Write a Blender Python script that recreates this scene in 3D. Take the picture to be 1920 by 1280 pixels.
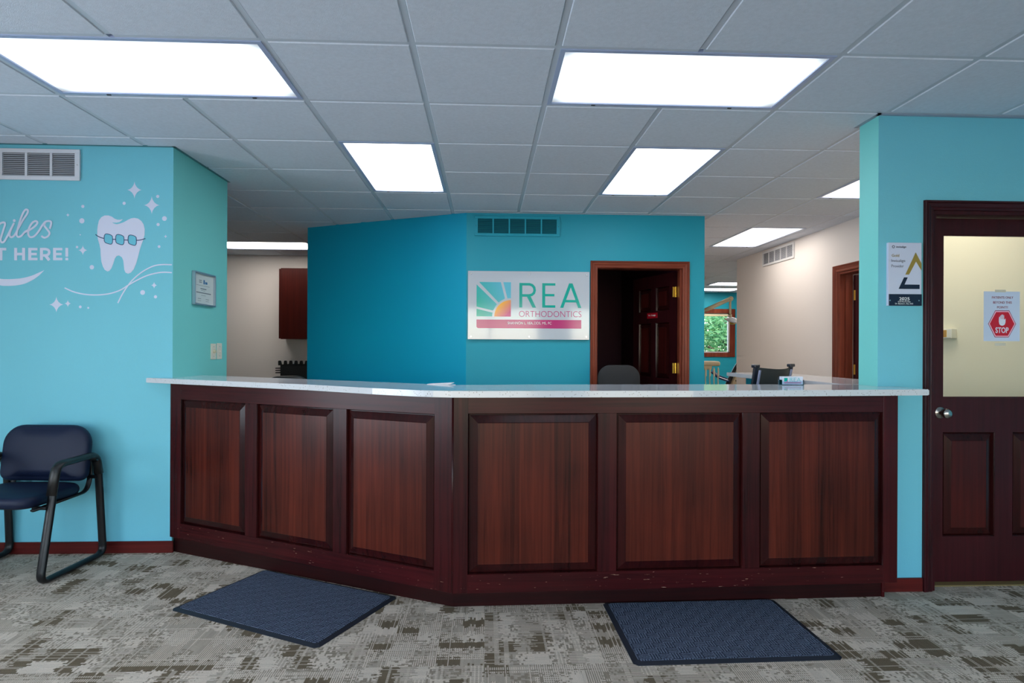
import bpy, bmesh, math, random
from mathutils import Vector, Matrix
random.seed(7)
for o in list(bpy.data.objects): bpy.data.objects.remove(o)
S = bpy.context.scene
COL = S.collection
PI = math.pi

# ------------------------------------------------------------------ camera
FPX, CY, YAW, ROLL = 1143.6, 652.1, -0.0431, 0.0043
cd = bpy.data.cameras.new('camera'); cam = bpy.data.objects.new('camera', cd); COL.objects.link(cam)
cd.sensor_fit = 'HORIZONTAL'; cd.sensor_width = 36.0; cd.lens = FPX/1920*36.0
cd.shift_y = (CY-640)/1920; cd.clip_start = .02; cd.clip_end = 200
_f = Vector((math.sin(-YAW), math.cos(YAW), 0)); _r = Vector((math.cos(YAW), -math.sin(-YAW), 0)); _u = Vector((0, 0, 1))
_r2 = _r*math.cos(ROLL)+_u*math.sin(ROLL); _u2 = _u*math.cos(ROLL)-_r*math.sin(ROLL)
M = Matrix((_r2, _u2, -_f)).transposed().to_4x4(); M.translation = Vector((0, 0, 1.30))
cam.matrix_world = M
S.camera = cam

# ------------------------------------------------------------------ world, sun, exposure
S.view_settings.view_transform = 'Standard'; S.view_settings.look = 'None'
S.view_settings.gamma = 1; S.view_settings.use_curve_mapping = False
S.view_settings.exposure = 0.0
W = bpy.data.worlds.new('world'); S.world = W; W.use_nodes = True
wn = W.node_tree.nodes; wl = W.node_tree.links; bg = wn['Background']
sky = wn.new('ShaderNodeTexSky'); sky.sky_type = 'NISHITA'; sky.sun_elevation = math.radians(50); sky.sun_rotation = math.radians(200); sky.sun_disc = False
wl.new(sky.outputs[0], bg.inputs[0]); bg.inputs[1].default_value = 1.0
sd = bpy.data.lights.new('sun', 'SUN'); sd.energy = 8; sd.angle = .01; sd.color = (1, .96, .88)
so = bpy.data.objects.new('sun', sd); COL.objects.link(so); so.rotation_euler = (math.radians(38), math.radians(28), 0)
COOL, WARM, MID = (.80, .90, 1.0), (1.0, .93, .84), (.93, .96, 1.0)
E_FRONT, E_BACK = 3.3, 7.8
FILL_REAR = 12.0
FILL_WEST = 120.0

def window_fill(name, loc, w, h, power, rz=0):      # area lamp added outside an unseen window opening, tilted up to brighten the ceiling
    l = bpy.data.lights.new(name, 'AREA'); l.shape = 'RECTANGLE'; l.size = w; l.size_y = h; l.energy = power; l.color = (.80, .90, 1.0)
    o = bpy.data.objects.new(name, l); COL.objects.link(o); o.location = loc; o.rotation_euler = (PI/2+.45, 0, rz)
for k, x in enumerate((-3.0, 0.1, 3.2)):      # added rear lamps standing in for sky and ground-bounced daylight
    window_fill('window_fill_lamp', (x, -3.75, 1.15), 2.4, 1.9, FILL_REAR)
for y in (-1.7, 1.1):  # side lamps added outside the west openings
    window_fill('window_fill_lamp', (-4.9, y, 1.15), 2.2, 1.9, FILL_WEST, rz=-PI/2)

# ------------------------------------------------------------------ materials
MATS = {}
def srgb(c):
    return tuple(((v/255)/12.92 if v/255 <= .04045 else ((v/255+.055)/1.055)**2.4) for v in c)+(1,)
def mat(name, col, rough=.5, metal=0, bump=0, bscale=200, var=0, vscale=8, spec=.5, coat=0, trans=0, sheen=0):
    if name in MATS: return MATS[name]
    m = bpy.data.materials.new(name); m.use_nodes = True; n = m.node_tree.nodes; l = m.node_tree.links
    b = n['Principled BSDF']; c = srgb(col) if max(col) > 1 else tuple(col)+(1,)
    b.inputs['Base Color'].default_value = c; b.inputs['Roughness'].default_value = rough; b.inputs['Metallic'].default_value = metal
    b.inputs['Specular IOR Level'].default_value = spec; b.inputs['Coat Weight'].default_value = coat; b.inputs['Coat Roughness'].default_value = .12
    tc = n.new('ShaderNodeTexCoord')
    if var:
        t = n.new('ShaderNodeTexNoise'); t.inputs['Scale'].default_value = vscale; t.inputs['Detail'].default_value = 5
        l.new(tc.outputs['Object'], t.inputs['Vector'])
        r = n.new('ShaderNodeMapRange'); r.inputs[1].default_value = .25; r.inputs[2].default_value = .75; r.inputs[3].default_value = 1-var; r.inputs[4].default_value = 1+var
        l.new(t.outputs[0], r.inputs[0])
        mx = n.new('ShaderNodeVectorMath'); mx.operation = 'SCALE'; mx.inputs[0].default_value = c[:3]; l.new(r.outputs[0], mx.inputs['Scale'])
        l.new(mx.outputs[0], b.inputs['Base Color'])
    if bump:
        t = n.new('ShaderNodeTexNoise'); t.inputs['Scale'].default_value = bscale; t.inputs['Detail'].default_value = 3
        l.new(tc.outputs['Object'], t.inputs['Vector'])
        bp = n.new('ShaderNodeBump'); bp.inputs['Strength'].default_value = bump; bp.inputs['Distance'].default_value = .002
        l.new(t.outputs[0], bp.inputs['Height']); l.new(bp.outputs[0], b.inputs['Normal'])
    MATS[name] = m; return m
def glass_mat(name, tint=(1, 1, 1), refl=.06):
    if name in MATS: return MATS[name]
    m = bpy.data.materials.new(name); m.use_nodes = True; n = m.node_tree.nodes; l = m.node_tree.links; n.clear()
    o = n.new('ShaderNodeOutputMaterial'); t = n.new('ShaderNodeBsdfTransparent'); t.inputs[0].default_value = tint+(1,)
    g = n.new('ShaderNodeBsdfGlossy'); g.inputs['Roughness'].default_value = .01
    f = n.new('ShaderNodeLayerWeight'); f.inputs[0].default_value = .12
    a = n.new('ShaderNodeMath'); a.operation = 'ADD'; a.inputs[1].default_value = refl*.4; l.new(f.outputs['Fresnel'], a.inputs[0])
    mx = n.new('ShaderNodeMixShader'); l.new(a.outputs[0], mx.inputs[0]); l.new(t.outputs[0], mx.inputs[1]); l.new(g.outputs[0], mx.inputs[2]); l.new(mx.outputs[0], o.inputs[0])
    MATS[name] = m; return m
def emit_mat(name, col, strength, half=None):
    """diffuser lens: brightest under the tubes, weaker towards the ends of the housing, faint prismatic ribs"""
    m = bpy.data.materials.new(name); m.use_nodes = True; n = m.node_tree.nodes; l = m.node_tree.links; n.clear()
    o = n.new('ShaderNodeOutputMaterial'); e = n.new('ShaderNodeEmission'); e.inputs[0].default_value = col+(1,); e.inputs[1].default_value = strength
    l.new(e.outputs[0], o.inputs[0])
    if half:
        tc = n.new('ShaderNodeTexCoord'); sp = n.new('ShaderNodeSeparateXYZ'); l.new(tc.outputs['Object'], sp.inputs[0])
        fac = []
        for ax, h in ((0, half[0]), (1, half[1])):
            a = n.new('ShaderNodeMath'); a.operation = 'ABSOLUTE'; l.new(sp.outputs[ax], a.inputs[0])
            r = n.new('ShaderNodeMapRange'); r.inputs[1].default_value = h; r.inputs[2].default_value = h-.09; r.inputs[3].default_value = .42; r.inputs[4].default_value = 1
            r.interpolation_type = 'SMOOTHSTEP'; l.new(a.outputs[0], r.inputs[0]); fac.append(r)
        mu = n.new('ShaderNodeMath'); mu.operation = 'MULTIPLY'; l.new(fac[0].outputs[0], mu.inputs[0]); l.new(fac[1].outputs[0], mu.inputs[1])
        m2 = n.new('ShaderNodeMath'); m2.operation = 'MULTIPLY'; m2.inputs[1].default_value = strength; l.new(mu.outputs[0], m2.inputs[0]); l.new(m2.outputs[0], e.inputs[1])
    MATS[name] = m; return m

def wood(name, dark, light, horiz=False, rough=.3, staves=.085, scuff=False):
    if name in MATS: return MATS[name]
    m = bpy.data.materials.new(name); m.use_nodes = True; n = m.node_tree.nodes; l = m.node_tree.links; b = n['Principled BSDF']
    tc = n.new('ShaderNodeTexCoord'); mp = n.new('ShaderNodeMapping')
    mp.inputs['Scale'].default_value = (1.0, 1.0, 34) if horiz else (30, 30, .8)
    l.new(tc.outputs['Object'], mp.inputs[0])
    t = n.new('ShaderNodeTexNoise'); t.inputs['Scale'].default_value = 1.6; t.inputs['Detail'].default_value = 7; t.inputs['Roughness'].default_value = .62; t.inputs['Distortion'].default_value = .5
    l.new(mp.outputs[0], t.inputs['Vector'])
    # figure: broad cloudy tone
    t2 = n.new('ShaderNodeTexNoise'); t2.inputs['Scale'].default_value = 3.2; t2.inputs['Detail'].default_value = 2; l.new(tc.outputs['Object'], t2.inputs['Vector'])
    # glued-up staves
    sp = n.new('ShaderNodeSeparateXYZ'); l.new(tc.outputs['Object'], sp.inputs[0])
    d = n.new('ShaderNodeMath'); d.operation = 'DIVIDE'; d.inputs[1].default_value = staves; l.new(sp.outputs[2 if horiz else 0], d.inputs[0])
    fl = n.new('ShaderNodeMath'); fl.operation = 'FLOOR'; l.new(d.outputs[0], fl.inputs[0])
    wn_ = n.new('ShaderNodeTexWhiteNoise'); wn_.noise_dimensions = '1D'; l.new(fl.outputs[0], wn_.inputs['W'])
    a = n.new('ShaderNodeMath'); a.operation = 'MULTIPLY_ADD'; a.inputs[1].default_value = .9; a.inputs[2].default_value = -.18; l.new(t.outputs[0], a.inputs[0])
    a2 = n.new('ShaderNodeMath'); a2.operation = 'MULTIPLY_ADD'; a2.inputs[1].default_value = .2; l.new(wn_.outputs[0], a2.inputs[0]); l.new(a.outputs[0], a2.inputs[2])
    a3 = n.new('ShaderNodeMath'); a3.operation = 'MULTIPLY_ADD'; a3.inputs[1].default_value = .36; l.new(t2.outputs[0], a3.inputs[0]); l.new(a2.outputs[0], a3.inputs[2])
    a4 = n.new('ShaderNodeMath'); a4.operation = 'SUBTRACT'; a4.inputs[1].default_value = .06; l.new(a3.outputs[0], a4.inputs[0])
    cr = n.new('ShaderNodeValToRGB'); cr.color_ramp.elements[0].position = .2; cr.color_ramp.elements[1].position = .85
    cr.color_ramp.elements[0].color = srgb(dark); cr.color_ramp.elements[1].color = srgb(light)
    l.new(a4.outputs[0], cr.inputs[0]); last = cr.outputs[0]
    if scuff:   # small pale chips along the lower rail
        ms = n.new('ShaderNodeMapping'); ms.inputs['Scale'].default_value = (14, 14, 150); l.new(tc.outputs['Object'], ms.inputs[0])
        ns = n.new('ShaderNodeTexNoise'); ns.inputs['Scale'].default_value = 1.5; ns.inputs['Detail'].default_value = 4; l.new(ms.outputs[0], ns.inputs['Vector'])
        g = n.new('ShaderNodeMath'); g.operation = 'GREATER_THAN'; g.inputs[1].default_value = .705; l.new(ns.outputs[0], g.inputs[0])
        lz = n.new('ShaderNodeMath'); lz.operation = 'LESS_THAN'; lz.inputs[1].default_value = .19; l.new(sp.outputs[2], lz.inputs[0])
        gm = n.new('ShaderNodeMath'); gm.operation = 'MULTIPLY'; l.new(g.outputs[0], gm.inputs[0]); l.new(lz.outputs[0], gm.inputs[1])
        mc = n.new('ShaderNodeMix'); mc.data_type = 'RGBA'; mc.inputs[7].default_value = srgb((190, 150, 130)); l.new(gm.outputs[0], mc.inputs[0]); l.new(last, mc.inputs[6]); last = mc.outputs[2]
    l.new(last, b.inputs['Base Color']); b.inputs['Roughness'].default_value = rough
    b.inputs['Specular IOR Level'].default_value = .22; b.inputs['Coat Weight'].default_value = 0
    bp = n.new('ShaderNodeBump'); bp.inputs['Strength'].default_value = .12; bp.inputs['Distance'].default_value = .001; l.new(t.outputs[0], bp.inputs['Height']); l.new(bp.outputs[0], b.inputs['Normal'])
    MATS[name] = m; return m

class NG:       # tiny node-graph helper for maths
    def __init__(s, m): s.n = m.node_tree.nodes; s.l = m.node_tree.links
    def m(s, op, a, b=None, c=None):
        x = s.n.new('ShaderNodeMath'); x.operation = op
        for i, v in enumerate((a, b, c)):
            if v is None: continue
            if isinstance(v, (int, float)): x.inputs[i].default_value = v
            else: s.l.new(v, x.inputs[i])
        return x.outputs[0]
    def wn(s, a, b, c=0):
        v = s.n.new('ShaderNodeCombineXYZ')
        for i, q in enumerate((a, b, c)):
            if isinstance(q, (int, float)): v.inputs[i].default_value = q
            else: s.l.new(q, v.inputs[i])
        w = s.n.new('ShaderNodeTexWhiteNoise'); w.noise_dimensions = '3D'; s.l.new(v.outputs[0], w.inputs['Vector']); return w.outputs['Value']
    def mixf(s, f, a, b):
        return s.m('ADD', s.m('MULTIPLY', a, s.m('SUBTRACT', 1, f)), s.m('MULTIPLY', b, f))

def carpet_mat():
    m = bpy.data.materials.new('patterned_carpet'); m.use_nodes = True; g = NG(m); n, l = g.n, g.l; b = n['Principled BSDF']
    tc = n.new('ShaderNodeTexCoord'); sp = n.new('ShaderNodeSeparateXYZ'); l.new(tc.outputs['Object'], sp.inputs[0])
    X, Y = sp.outputs[0], sp.outputs[1]; T = .5
    tx = g.m('FLOOR', g.m('DIVIDE', X, T)); ty = g.m('FLOOR', g.m('DIVIDE', Y, T))
    par = g.m('FLOORED_MODULO', g.m('ADD', tx, ty), 2)
    fx = g.m('SUBTRACT', X, g.m('MULTIPLY', tx, T)); fy = g.m('SUBTRACT', Y, g.m('MULTIPLY', ty, T))
    u = g.mixf(par, fx, fy); v = g.mixf(par, fy, fx)            # quarter-turned tiles
    tid = g.wn(tx, ty, 3.3)
    P = .0088
    cu = g.m('FLOOR', g.m('DIVIDE', u, P)); su = g.m('FRACT', g.m('DIVIDE', u, P))
    # ragged-ended dark blocks
    rg = g.m('MULTIPLY', g.m('SUBTRACT', g.wn(cu, tid, 1), .5), .045)
    bu = g.m('FLOOR', g.m('DIVIDE', u, .100)); bv = g.m('FLOOR', g.m('DIVIDE', g.m('ADD', v, rg), .0715))
    rb = g.wn(bu, bv, g.m('MULTIPLY', tid, 91))
    dark = g.m('LESS_THAN', rb, .16)
    # fine stripes in whole blocks
    midb = g.m('MULTIPLY', g.m('GREATER_THAN', rb, .16), g.m('LESS_THAN', rb, .64))
    hatch = g.m('MAXIMUM', g.m('LESS_THAN', rb, .40), g.m('LESS_THAN', g.m('FRACT', g.m('DIVIDE', v, .0155)), .62)); midb = g.m('MULTIPLY', midb, hatch)
    stripe = g.m('LESS_THAN', su, .5)
    stripes = g.m('MULTIPLY', midb, stripe)
    # solid mid-tone blocks
    solid = g.m('MULTIPLY', g.m('GREATER_THAN', rb, .64), g.m('LESS_THAN', rb, .80))
    # small dashes everywhere
    du = g.m('FLOOR', g.m('DIVIDE', u, .0145)); dv = g.m('FLOOR', g.m('DIVIDE', v, .0085))
    dash = g.m('MULTIPLY', g.m('GREATER_THAN', g.wn(du, dv, g.m('MULTIPLY', tid, 37)), .68), g.m('GREATER_THAN', g.wn(g.m('FLOOR', g.m('DIVIDE', u, .09)), g.m('FLOOR', g.m('DIVIDE', v, .09)), tid), .35))
    # pale lines along the pile rows crossing the dark blocks
    line = g.m('MULTIPLY', g.m('GREATER_THAN', g.wn(cu, tid, 8), .82), g.m('GREATER_THAN', su, .55))
    linev = g.m('GREATER_THAN', g.wn(g.m('FLOOR', g.m('DIVIDE', v, .0105)), tid, 5), .86)
    lines = g.m('MAXIMUM', line, g.m('MULTIPLY', linev, g.m('GREATER_THAN', su, .35)))
    inv = g.m('SUBTRACT', 1, lines)
    a = g.m('MULTIPLY', dark, g.m('SUBTRACT', 1, g.m('MULTIPLY', lines, .8)))
    c = g.m('MULTIPLY', g.m('MAXIMUM', stripes, dash), inv); c = g.m('MULTIPLY', c, .72)
    s2 = g.m('MULTIPLY', g.m('MULTIPLY', solid, .45), inv)
    f = g.m('MINIMUM', g.m('MAXIMUM', g.m('MAXIMUM', a, c), s2), 1)
    ns = n.new('ShaderNodeTexNoise'); ns.inputs['Scale'].default_value = 260; ns.inputs['Detail'].default_value = 2; l.new(tc.outputs['Object'], ns.inputs['Vector'])
    nl = n.new('ShaderNodeTexNoise'); nl.inputs['Scale'].default_value = 1.1; nl.inputs['Detail'].default_value = 3; l.new(tc.outputs['Object'], nl.inputs['Vector'])
    mx = n.new('ShaderNodeMix'); mx.data_type = 'RGBA'; mx.inputs[6].default_value = srgb(CARPET_L); mx.inputs[7].default_value = srgb(CARPET_D); l.new(f, mx.inputs[0])
    k = g.m('ADD', g.m('MULTIPLY', ns.outputs[0], .75), g.m('MULTIPLY', nl.outputs[0], .2)); k = g.m('ADD', k, .47); k = g.m('ADD', k, g.m('MULTIPLY', g.wn(cu, g.m('FLOOR', g.m('DIVIDE', v, .07)), tid), .16))
    sc = n.new('ShaderNodeVectorMath'); sc.operation = 'SCALE'; l.new(mx.outputs[2], sc.inputs[0]); l.new(k, sc.inputs['Scale'])
    l.new(sc.outputs[0], b.inputs['Base Color']); b.inputs['Roughness'].default_value = .95; b.inputs['Specular IOR Level'].default_value = .1
    bp = n.new('ShaderNodeBump'); bp.inputs['Strength'].default_value = .5; bp.inputs['Distance'].default_value = .002; l.new(ns.outputs[0], bp.inputs['Height']); l.new(bp.outputs[0], b.inputs['Normal'])
    return m
def mat_pile():     # navy ribbed pile of the floor mats, parquet of short ribs
    m = bpy.data.materials.new('ribbed_mat_pile'); m.use_nodes = True; g = NG(m); n, l = g.n, g.l; b = n['Principled BSDF']
    tc = n.new('ShaderNodeTexCoord'); sp = n.new('ShaderNodeSeparateXYZ'); l.new(tc.outputs['Object'], sp.inputs[0]); X, Y = sp.outputs[0], sp.outputs[1]
    cx = g.m('FLOOR', g.m('DIVIDE', X, .046)); cy = g.m('FLOOR', g.m('DIVIDE', Y, .046)); par = g.m('FLOORED_MODULO', g.m('ADD', cx, cy), 2)
    r = g.mixf(par, X, Y); rib = g.m('SINE', g.m('MULTIPLY', r, 2*PI/.0115))
    ns = n.new('ShaderNodeTexNoise'); ns.inputs['Scale'].default_value = 230; ns.inputs['Detail'].default_value = 3; l.new(tc.outputs['Object'], ns.inputs['Vector'])
    f = g.m('ADD', g.m('MULTIPLY', rib, .42), g.m('MULTIPLY_ADD', ns.outputs[0], 1.6, -.35)); f = g.m('MINIMUM', g.m('MAXIMUM', f, 0), 1)
    mx = n.new('ShaderNodeMix'); mx.data_type = 'RGBA'; mx.inputs[6].default_value = srgb((30, 38, 54)); mx.inputs[7].default_value = srgb((118, 128, 150)); l.new(f, mx.inputs[0])
    l.new(mx.outputs[2], b.inputs['Base Color']); b.inputs['Roughness'].default_value = .95; b.inputs['Specular IOR Level'].default_value = .1
    bp = n.new('ShaderNodeBump'); bp.inputs['Strength'].default_value = .8; bp.inputs['Distance'].default_value = .003; l.new(f, bp.inputs['Height']); l.new(bp.outputs[0], b.inputs['Normal'])
    return m
def quartz_mat():
    m = bpy.data.materials.new('white_quartz'); m.use_nodes = True; g = NG(m); n, l = g.n, g.l; b = n['Principled BSDF']
    tc = n.new('ShaderNodeTexCoord'); v = n.new('ShaderNodeTexVoronoi'); v.inputs['Scale'].default_value = 150; l.new(tc.outputs['Object'], v.inputs['Vector'])
    sp = n.new('ShaderNodeSeparateXYZ'); l.new(v.outputs['Color'], sp.inputs[0])
    f = g.m('MULTIPLY', g.m('LESS_THAN', v.outputs['Distance'], .28), g.m('GREATER_THAN', sp.outputs[0], .8))
    mx = n.new('ShaderNodeMix'); mx.data_type = 'RGBA'; mx.inputs[6].default_value = srgb(QUARTZ); mx.inputs[7].default_value = srgb((120, 118, 116)); l.new(f, mx.inputs[0])
    l.new(mx.outputs[2], b.inputs['Base Color']); b.inputs['Roughness'].default_value = .09; b.inputs['Specular IOR Level'].default_value = .6
    return m

CARPET_L, CARPET_D = (210, 194, 178), (112, 98, 80)
QUARTZ = (206, 209, 216)
AQUA = mat('aqua_wall_paint', (112, 194, 214), .55, bump=.25, bscale=160, var=.015, vscale=2, spec=.35)
AQUA_LIT = mat('aqua_paint_warm_lit', (124, 214, 212), .55, bump=.25, bscale=160, spec=.35)  # aqua paint again, warm light on the wall returns put into its colour
TEAL = mat('teal_wall_paint', (28, 158, 184), .5, bump=.25, bscale=160, spec=.35)
TEALD = mat('deep_teal_wall_paint', (0, 166, 206), .5, bump=.25, bscale=160, spec=.35)
CREAM = mat('greige_wall_paint', (230, 223, 220), .6, bump=.2, bscale=160, spec=.3)
YCREAM = mat('pale_yellow_wall_paint', (226, 220, 190), .6, bump=.2, bscale=160, spec=.3)
TILE = mat('acoustic_tile', (214, 221, 234), .9, bump=.6, bscale=420, var=.05, vscale=60, spec=.1)
GRID = mat('painted_grid_steel', (196, 204, 216), .45)
TRIMW = mat('white_painted_trim', (214, 214, 216), .4)
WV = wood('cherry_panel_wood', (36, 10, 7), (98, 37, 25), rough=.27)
WBV = wood('dark_bevel_wood', (26, 7, 9), (58, 18, 17), rough=.16)  # darker tone on all panel bevels and quirks
WF = wood('cherry_frame_wood', (28, 6, 9), (74, 20, 22), rough=.26, staves=.31, scuff=True)
WH = wood('cherry_rail_wood', (28, 6, 9), (74, 20, 22), horiz=True, rough=.26, staves=.4, scuff=True)
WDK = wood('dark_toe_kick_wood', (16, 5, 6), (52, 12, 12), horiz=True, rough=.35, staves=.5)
DF = wood('mahogany_door_frame_wood', (32, 9, 14), (72, 26, 30), rough=.28, staves=.4)
DFH = wood('mahogany_door_rail_wood', (32, 9, 14), (72, 26, 30), horiz=True, rough=.28, staves=.4)
DP = wood('mahogany_door_panel_wood', (36, 9, 10), (84, 28, 24), rough=.28)
CB = wood('reddish_casing_wood', (74, 26, 18), (150, 76, 56), rough=.3, staves=.3)
CBH = wood('reddish_casing_head_wood', (74, 26, 18), (150, 76, 56), horiz=True, rough=.3, staves=.3)
BRASS = mat('polished_brass', (232, 190, 84), .22, 1)
NICKEL = mat('satin_nickel', (190, 186, 180), .25, 1)
CHROME = mat('chrome', (186, 190, 198), .22, 1)
NAVY = mat('navy_vinyl', (12, 24, 52), .5, bump=.3, bscale=350, spec=.3)
BLK = mat('black_powder_coated_steel', (10, 12, 16), .36, spec=.4)
BLKP = mat('black_plastic', (18, 18, 19), .4)
GREYF = mat('charcoal_fabric', (52, 52, 54), .9, bump=.6, bscale=500, spec=.15)
RUB = mat('black_blue_rubber_edge', (26, 32, 44), .6)
VINYLW = mat('white_vinyl_decal', (208, 214, 238), .6)
VINYLN = mat('navy_vinyl_decal', (28, 60, 110), .6)
PAPER = mat('white_paper', (232, 234, 240), .7)

# ------------------------------------------------------------------ mesh helpers
def obj(name, bm, m, parent=None, smooth=False, label=None, kind=None):
    me = bpy.data.meshes.new(name); bmesh.ops.recalc_face_normals(bm, faces=bm.faces); bm.to_mesh(me); bm.free()
    for x in (m if isinstance(m, (list, tuple)) else [m]): me.materials.append(x)
    if smooth:
        for p in me.polygons: p.use_smooth = True
    o = bpy.data.objects.new(name, me); COL.objects.link(o)
    if parent: o.parent = parent
    if label: o['label'] = label
    if kind: o['kind'] = kind
    return o
def BM(): return bmesh.new()
def box(bm, x0, x1, y0, y1, z0, z1, bev=0, mi=0, T=None, seg=1):
    r = bmesh.ops.create_cube(bm, size=1); vs = r['verts']
    for v in vs: v.co = Vector(((x0+x1)/2+v.co.x*(x1-x0), (y0+y1)/2+v.co.y*(y1-y0), (z0+z1)/2+v.co.z*(z1-z0)))
    fs = list({f for v in vs for f in v.link_faces})
    if bev:
        es = list({e for v in vs for e in v.link_edges})
        r2 = bmesh.ops.bevel(bm, geom=es, offset=bev, segments=seg, affect='EDGES', profile=.5)
        fs = [f for f in set(fs) | set(r2['faces']) if f.is_valid]; vs = list({v for f in fs for v in f.verts})
    for f in fs: f.material_index = mi
    if T is not None: bmesh.ops.transform(bm, matrix=T, verts=vs)
    return vs
def prism(bm, pts, z0, z1, mi=0, T=None):
    a = [bm.verts.new((p[0], p[1], z0)) for p in pts]; b = [bm.verts.new((p[0], p[1], z1)) for p in pts]
    fs = [bm.faces.new(a[::-1]), bm.faces.new(b)]
    for i in range(len(pts)):
        j = (i+1) % len(pts); fs.append(bm.faces.new((a[i], a[j], b[j], b[i])))
    for f in fs: f.material_index = mi
    if T is not None: bmesh.ops.transform(bm, matrix=T, verts=a+b)
    return a+b
def cyl(bm, p0, p1, r0, r1=None, n=20, mi=0):
    p0, p1 = Vector(p0), Vector(p1); d = p1-p0; r1 = r0 if r1 is None else r1
    q = Vector((0, 0, 1)).rotation_difference(d.normalized()).to_matrix().to_4x4(); q.translation = (p0+p1)/2
    before = set(bm.faces)
    bmesh.ops.create_cone(bm, cap_ends=True, segments=n, radius1=r0, radius2=r1, depth=d.length, matrix=q)
    for f in set(bm.faces)-before: f.material_index = mi
def ball(bm, c, r, sx=1, sy=1, sz=1, n=16):
    T = Matrix.Translation(c) @ Matrix.Diagonal((sx*r, sy*r, sz*r, 1)); bmesh.ops.create_uvsphere(bm, u_segments=n*2, v_segments=n, radius=1, matrix=T)
def lathe(bm, prof, c=(0, 0, 0), n=28, T=None):
    rings = []
    for r, z in prof:
        rings.append([bm.verts.new((c[0]+r*math.cos(2*PI*k/n), c[1]+r*math.sin(2*PI*k/n), c[2]+z)) for k in range(n)])
    for a, b in zip(rings, rings[1:]):
        for k in range(n): bm.faces.new((a[k], a[(k+1) % n], b[(k+1) % n], b[k]))
    bm.faces.new(rings[0][::-1]); bm.faces.new(rings[-1])
    if T is not None: bmesh.ops.transform(bm, matrix=T, verts=[v for r in rings for v in r])
def smooth_path(pts, rad, n=5):      # rounds the corners of a polyline
    P = [Vector(p) for p in pts]; out = [P[0]]
    for i in range(1, len(P)-1):
        a, b, c = P[i-1], P[i], P[i+1]; r = min(rad, (a-b).length*.45, (c-b).length*.45)
        s = b+(a-b).normalized()*r; e = b+(c-b).normalized()*r
        for k in range(n+1):
            t = k/n; out.append(s*(1-t)**2+b*2*t*(1-t)+e*t*t)
    out.append(P[-1]); return out
def tube(bm, pts, rx, ry=None, n=14, closed=False, side=Vector((1, 0, 0)), mi=0):
    """sweep an oval section: rx along 'side', ry across"""
    ry = ry or rx; P = [Vector(p) for p in pts]; rings = []; N = len(P)
    for i, p in enumerate(P):
        a = P[(i-1) % N] if (closed or i > 0) else p; b = P[(i+1) % N] if (closed or i < N-1) else p
        t = (b-a).normalized(); s = (side-t*side.dot(t))
        s = s.normalized() if s.length > 1e-4 else t.orthogonal().normalized(); q = t.cross(s)
        rings.append([bm.verts.new(p+s*rx*math.cos(2*PI*k/n)+q*ry*math.sin(2*PI*k/n)) for k in range(n)])
    pr = list(zip(rings, rings[1:]))+([(rings[-1], rings[0])] if closed else [])
    for a, b in pr:
        for k in range(n): bm.faces.new((a[k], a[(k+1) % n], b[(k+1) % n], b[k])).material_index = mi
    if not closed: bm.faces.new(rings[0][::-1]).material_index = mi; bm.faces.new(rings[-1]).material_index = mi
def flat(bm, pts, F, off=.0006, mi=0):       # filled outline (concave allowed) drawn on frame F
    vs = [bm.verts.new(F @ Vector((p[0], p[1], off))) for p in pts]
    es = [bm.edges.new((vs[i], vs[(i+1) % len(vs)])) for i in range(len(vs))]
    r = bmesh.ops.triangle_fill(bm, use_beauty=True, edges=es, normal=F.to_3x3() @ Vector((0, 0, 1)))
    for g_ in r['geom']:
        if isinstance(g_, bmesh.types.BMFace): g_.material_index = mi
_lift = [0]
def ribbon(bm, pts, w, F, off=.0006, mi=0, closed=False, taper=False):
    _lift[0] = (_lift[0]+1) % 6; off = off+_lift[0]*.00007
    P = [Vector((p[0], p[1])) for p in pts]; N = len(P); L, R = [], []
    for i, p in enumerate(P):
        a = P[(i-1) % N] if (closed or i > 0) else None; b = P[(i+1) % N] if (closed or i < N-1) else None
        d1 = (p-a).normalized() if a is not None else (b-p).normalized(); d2 = (b-p).normalized() if b is not None else d1
        t = (d1+d2); t = t.normalized() if t.length > 1e-5 else d1; nn = Vector((-t.y, t.x)); k = 1/max(.35, nn.dot(Vector((-d1.y, d1.x))))
        ww = w/2*k*((.15+.85*math.sin(PI*i/(N-1))) if taper else 1)
        oo = off+i*.00002; L.append(bm.verts.new(F @ Vector((p.x+nn.x*ww, p.y+nn.y*ww, oo)))); R.append(bm.verts.new(F @ Vector((p.x-nn.x*ww, p.y-nn.y*ww, oo))))
    for i in range(N if closed else N-1):
        j = (i+1) % N; bm.faces.new((L[i], R[i], R[j], L[j])).material_index = mi
def frame(o, ax, up):        # local (a, b, n) -> world, n towards the viewer side
    ax, up = Vector(ax).normalized(), Vector(up).normalized(); n = ax.cross(up)
    m = Matrix((ax, up, n)).transposed().to_4x4(); m.translation = Vector(o); return m
def catmull(pts, n=6, closed=False):
    P = [Vector((p[0], p[1])) for p in pts]; N = len(P); out = []
    for i in range(N if closed else N-1):
        g = lambda k: P[k % N] if closed else P[max(0, min(N-1, k))]
        p0, p1, p2, p3 = g(i-1), g(i), g(i+1), g(i+2)
        for k in range(n):
            t = k/n; out.append(.5*((2*p1)+(-p0+p2)*t+(2*p0-5*p1+4*p2-p3)*t*t+(-p0+3*p1-3*p2+p3)*t**3))
    if not closed: out.append(P[-1])
    return out
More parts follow.
